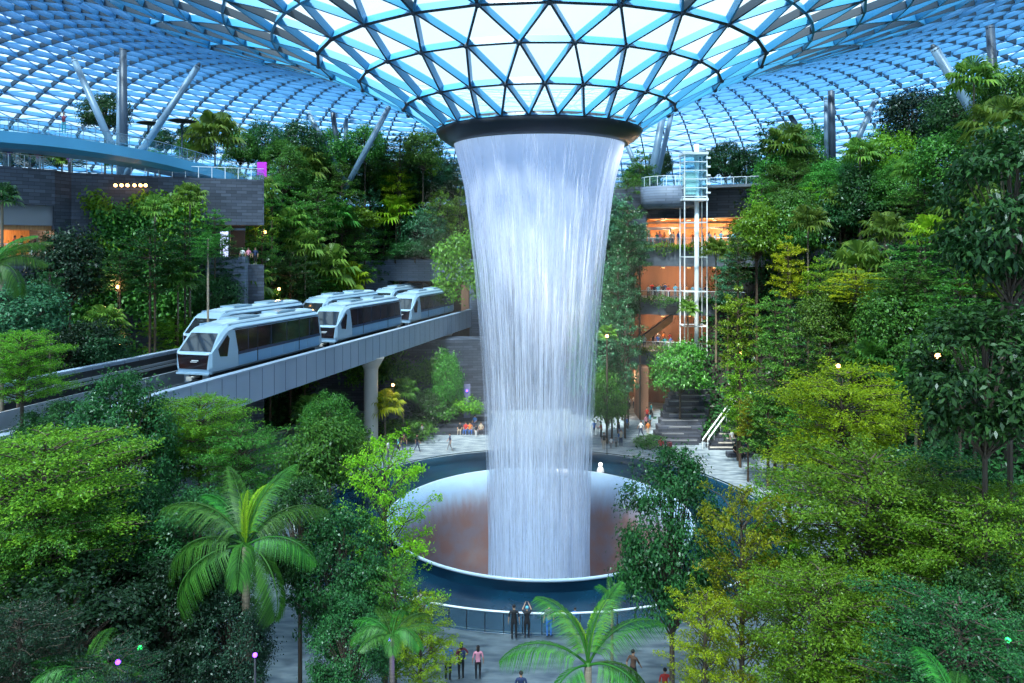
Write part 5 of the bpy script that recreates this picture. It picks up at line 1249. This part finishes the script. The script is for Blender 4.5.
feather_palm(612, 600, 33, .35, [(a*45+10, 25+(a % 3)*10, a % 2, 1) for a in range(8)], 'small slim palm behind the front palm at the handrail', .07)
# bare slender trunks
for px, y0, y1, d, lb in ((208,238,304,58,'bare slender trunk standing before the planted left wall'), (616,1,1,1,None)):
    if lb:
        p = P(px, y0, d); o = empty('young_tree', (p.x,p.y,0)); tag(o, lb, 'tree')
        mb = MB(); mb.tube([(0,0,0),(0,0,p.z)], [.14,.07], 8); mb.build('trunk', M['bark_pale'], o)
        f, b_, R0, H0 = PR['tier1']; put(f, 'foliage', o, (0,0,p.z-1.5), (.5,.5,.35), LEAF['mid'])

# --- undergrowth on the slopes, planted walls
def undergrowth(seed, n, ph0, ph1, r0, r1, size):
    r = np.random.RandomState(seed); out = []; nn = []; cnt = 0
    while cnt < n:
        ph = math.radians(r.uniform(ph0, ph1)); rr = r.uniform(r0, r1); x, y = AX+rr*math.sin(ph), AY+rr*math.cos(ph); g = ground_z(x, y)
        if g < .4 or g > 25.7: continue
        m = 26; c = np.array((x, y, g-.1)); p = c + r.normal(size=(m,3))*np.array((.7,.7,.45)); p[:, 2] = np.abs(p[:,2]-c[2]) + c[2]; out.append(p); cnt += m
        q = r.normal(size=(m,3))*.6; q[:, 2] += .7; q[:, 1] -= .4; nn.append(q)
    p = np.concatenate(out); q = np.concatenate(nn)
    return leaves(p, q, r.uniform(.5,1.2,len(p))*size, .45, seed=seed)
o = link('undergrowth', np_quads('undergrowth', undergrowth(1, 90000, -112, -8, 24, 60, .5), LEAF['dark'])); tag(o, kind='stuff', label='dense low planting covering the left slope', cat='undergrowth')
o = link('undergrowth', np_quads('undergrowth', undergrowth(2, 60000, 28, 148, 24, 48, .5), LEAF['dark'])); tag(o, kind='stuff', label='dense low planting covering the right slope', cat='undergrowth')
def bed_leaves(poly, n, seed, size, zt=.4):
    r = np.random.RandomState(seed); xs = [p[0] for p in poly]; ys = [p[1] for p in poly]; out = []
    def inside(x, y):
        c = False
        for (xa, ya), (xb, yb) in zip(poly, poly[1:]+poly[:1]):
            if (ya > y) != (yb > y) and x < (xb-xa)*(y-ya)/(yb-ya)+xa: c = not c
        return c
    while len(out) < n//20:
        x, y = r.uniform(max(min(xs),-45), min(max(xs),45)), r.uniform(max(min(ys), 16), max(ys))
        if inside(x, y) and abs(x)/y < .8: out.append((x, y, zt))
    c = np.repeat(np.array(out), 20, axis=0); p = c + r.normal(size=c.shape)*np.array((.6,.6,.0)); p[:, 2] += np.abs(r.normal(size=len(p)))*.6
    q = r.normal(size=p.shape)*.6; q[:, 2] += .8
    return leaves(p, q, r.uniform(.5,1.2,len(p))*size, .45, seed=seed)
for i in (0, 1):
    o = link('undergrowth', np_quads('undergrowth', bed_leaves(BEDS[i], 26000, 5+i, .38), LEAF['dark'])); tag(o, kind='stuff', label=('dense low planting under the left foreground trees', 'dense low planting under the right foreground trees')[i], cat='undergrowth')
def wall_leaves(line, z0, z1, n, seed, size, off=.25, gap=.35):
    r = np.random.RandomState(seed); pts = np.array(line); L_ = np.linalg.norm(np.diff(pts, axis=0), axis=1); cum = np.concatenate([[0], np.cumsum(L_)])
    N_ = n//18; u = r.uniform(0, cum[-1], N_); z = r.uniform(z0, z1, N_)
    keep = (np.sin(u*.9+2*np.sin(z*.5))+np.sin(z*.8+u*.35)) > -gap*2
    u, z = u[keep], z[keep]; i = np.clip(np.searchsorted(cum, u)-1, 0, len(L_)-1); f = ((u-cum[i])/L_[i])[:, None]; p2 = pts[i]*(1-f)+pts[i+1]*f
    c = np.column_stack([p2, z]); c = np.repeat(c, 18, axis=0); p = c + r.normal(size=c.shape)*np.array((.45,.2,.45)); 
    t = (pts[-1]-pts[0])/np.linalg.norm(pts[-1]-pts[0]); nrm2 = np.array((t[1], -t[0], 0)); p += nrm2*(off+np.abs(r.normal(size=len(p)))*.35)[:, None]
    q = r.normal(size=p.shape)*.5 + nrm2; q[:, 2] += .7; d = r.normal(size=p.shape)*.6; d[:, 2] -= .8
    return leaves(p, q, r.uniform(.5,1.2,len(p))*size, .5, d, seed)
for nm_, ln, z0, z1, n, sd, m, lb in (
    (0, [(-38.2,64.7),(-34.5,67.3),(-29.5,69.9)], 3, 23, 34000, 1, 'mid', 'climbing plants covering the dark left wall'),
    (1, [(-37.6,65.1),(-36.2,66.1)], 17, 23.8, 4200, 2, 'fresh', 'bright leafy patch of climbers left on the dark wall'),
    (2, [(-34.8,67.4),(-29.5,69.9)], 19.5, 23.8, 9000, 3, 'fresh', 'bright leafy patch of climbers below the wall spotlights'),
    (3, [(-49,50.8),(-43.8,55.3),(-38.6,62.7)], 4, 16.5, 16000, 4, 'dark', 'climbing plants below the orange lit room'),
    (4, [(-9.5,94),(-2,95.5)], 13, 21, 7000, 6, 'fresh', 'hanging plants over the wall behind the waterfall'),
    (5, [(7,86),(13.2,85.8)], 3, 26, 14000, 7, 'blue', 'climbing plants on the wall right of the waterfall'),
    (6, [(27,81.5),(34,77.6)], 1, 24, 12000, 8, 'dark', 'climbing plants on the wall behind the right trees'),
    (7, [(-24,83.8),(-6,84.6)], 4.5, 7.5, 6000, 9, 'mid', 'plants hanging from the ledge under the guideway')):
    o = link('climbing_foliage', np_quads('climbing_foliage', wall_leaves(ln, z0, z1, n, sd, .42), LEAF[m])); tag(o, lb, 'climbing plants', 'climbing plants', 'stuff')
# coloured uplights among the left trunks
for k, (px, py, d, m, lb) in enumerate(((255,655,20,'purple','violet uplight at the foot of the left foreground palm'), (118,662,18,'purple','violet uplight at the lower left among dark trees'), (390,640,22,'purple','violet uplight below the small palm left of the near paving'),
                        (140,648,19,'greenlamp','green uplight at the lower left among dark trees'), (1008,640,17,'greenlamp','green uplight at the lower right under the trees'))):
    p = P(px, py, d); o = empty('uplight', (p.x, p.y, 0)); tag(o, lb, 'lamp', 'coloured uplights')
    mb = MB(); mb.tube([(0,0,0),(0,0,p.z-.1)], .03, 6); mb.build('stem', M['rubber'], o); mb = MB(); mb.ball((0,0,p.z), .06); mb.build('bulb', M[m], o)
    point((p.x+.4, p.y-.3, p.z-.6), 8, (.2,.08,1) if m == 'purple' else (.05,1,.2), .2)

# ------------------------------------------------------------------ labels that count along the picture
def order_labels():
    by = {}
    for t, kind, col, where, px in TREES: by.setdefault((kind, col, where), []).append((px, t))
    for (kind, col, where), L_ in by.items():
        L_.sort(key=lambda q: q[0]); n = len(L_)
        for k, (px, t) in enumerate(L_):
            s = f'{LN[col]} {KN[kind]} {where}'
            if n > 1: s += f', {ordw[k]} such from left'
            if kind == 'fan': c = 'palm'
            elif kind == 'shrub': c = 'shrub'
            else: c = 'tree'
            tag(t, s, c, 'trees and palms ' + where)
    by = {}
    for o, ps, sh, tr_, where, g in PEOPLE: by.setdefault((ps, sh, tr_, where, g), []).append((o.location.x/max(o.location.y,1), o))
    for (ps, sh, tr_, where, g), L_ in by.items():
        L_.sort(key=lambda q: q[0]); n = len(L_)
        for k, (q, o) in enumerate(L_):
            s = f'person in {sh} top {ps} {where}'
            o['label'] = s; o['category'] = 'person'; o['group'] = g
    seen = {}
    for o, *_ in PEOPLE: seen.setdefault(o['label'], []).append(o)
    for s, L_ in seen.items():
        if len(L_) > 1:
            L_.sort(key=lambda o: o.location.x/o.location.y)
            for k, o in enumerate(L_): o['label'] = s + f', {ordw[k]} such from left'
order_labels()

# ------------------------------------------------------------------ light and camera
wd = bpy.data.worlds.new('sky'); sc.world = wd; wd.use_nodes = True; nt = wd.node_tree; nt.nodes.clear()
bg = nt.nodes.new('ShaderNodeBackground'); ow = nt.nodes.new('ShaderNodeOutputWorld')
tc = nt.nodes.new('ShaderNodeTexCoord'); sp = nt.nodes.new('ShaderNodeSeparateXYZ'); cr = nt.nodes.new('ShaderNodeValToRGB')
nt.links.new(tc.outputs['Generated'], sp.inputs[0]); nt.links.new(sp.outputs[2], cr.inputs[0]); nt.links.new(cr.outputs[0], bg.inputs[0]); nt.links.new(bg.outputs[0], ow.inputs[0])
e = cr.color_ramp.elements; e[0].position = 0; e[0].color = (.5,.72,.95,1); e[1].position = .8; e[1].color = (.80,.95,1,1)
bg.inputs[1].default_value = .80
sun = bpy.data.lights.new('sun', 'SUN'); sun.energy = 11.0; sun.angle = math.radians(9); sun.color = (1,.97,.9)
so = bpy.data.objects.new('sun', sun); C.objects.link(so); so.rotation_euler = (math.radians(28), math.radians(-14), 0)

cam = bpy.data.cameras.new('camera'); co = bpy.data.objects.new('camera', cam); C.objects.link(co)
cam.sensor_width = 36; cam.lens = 36*F/1024; cam.shift_y = -(341.5-HY)/1024; cam.clip_end = 500; cam.clip_start = .1
co.location = (0,0,HC); co.rotation_euler = (PI/2, 0, 0); sc.camera = co
sc.view_settings.view_transform = 'Standard'; sc.view_settings.look = 'None'; sc.view_settings.gamma = 1; sc.view_settings.use_curve_mapping = False
sc.view_settings.exposure = .72
cy = sc.cycles; cy.max_bounces = 6; cy.diffuse_bounces = 3; cy.glossy_bounces = 2; cy.transmission_bounces = 4; cy.transparent_max_bounces = 14
cy.use_denoising = True; cy.sample_clamp_indirect = 4
try: cy.denoiser = 'OPENIMAGEDENOISE'
except Exception: pass
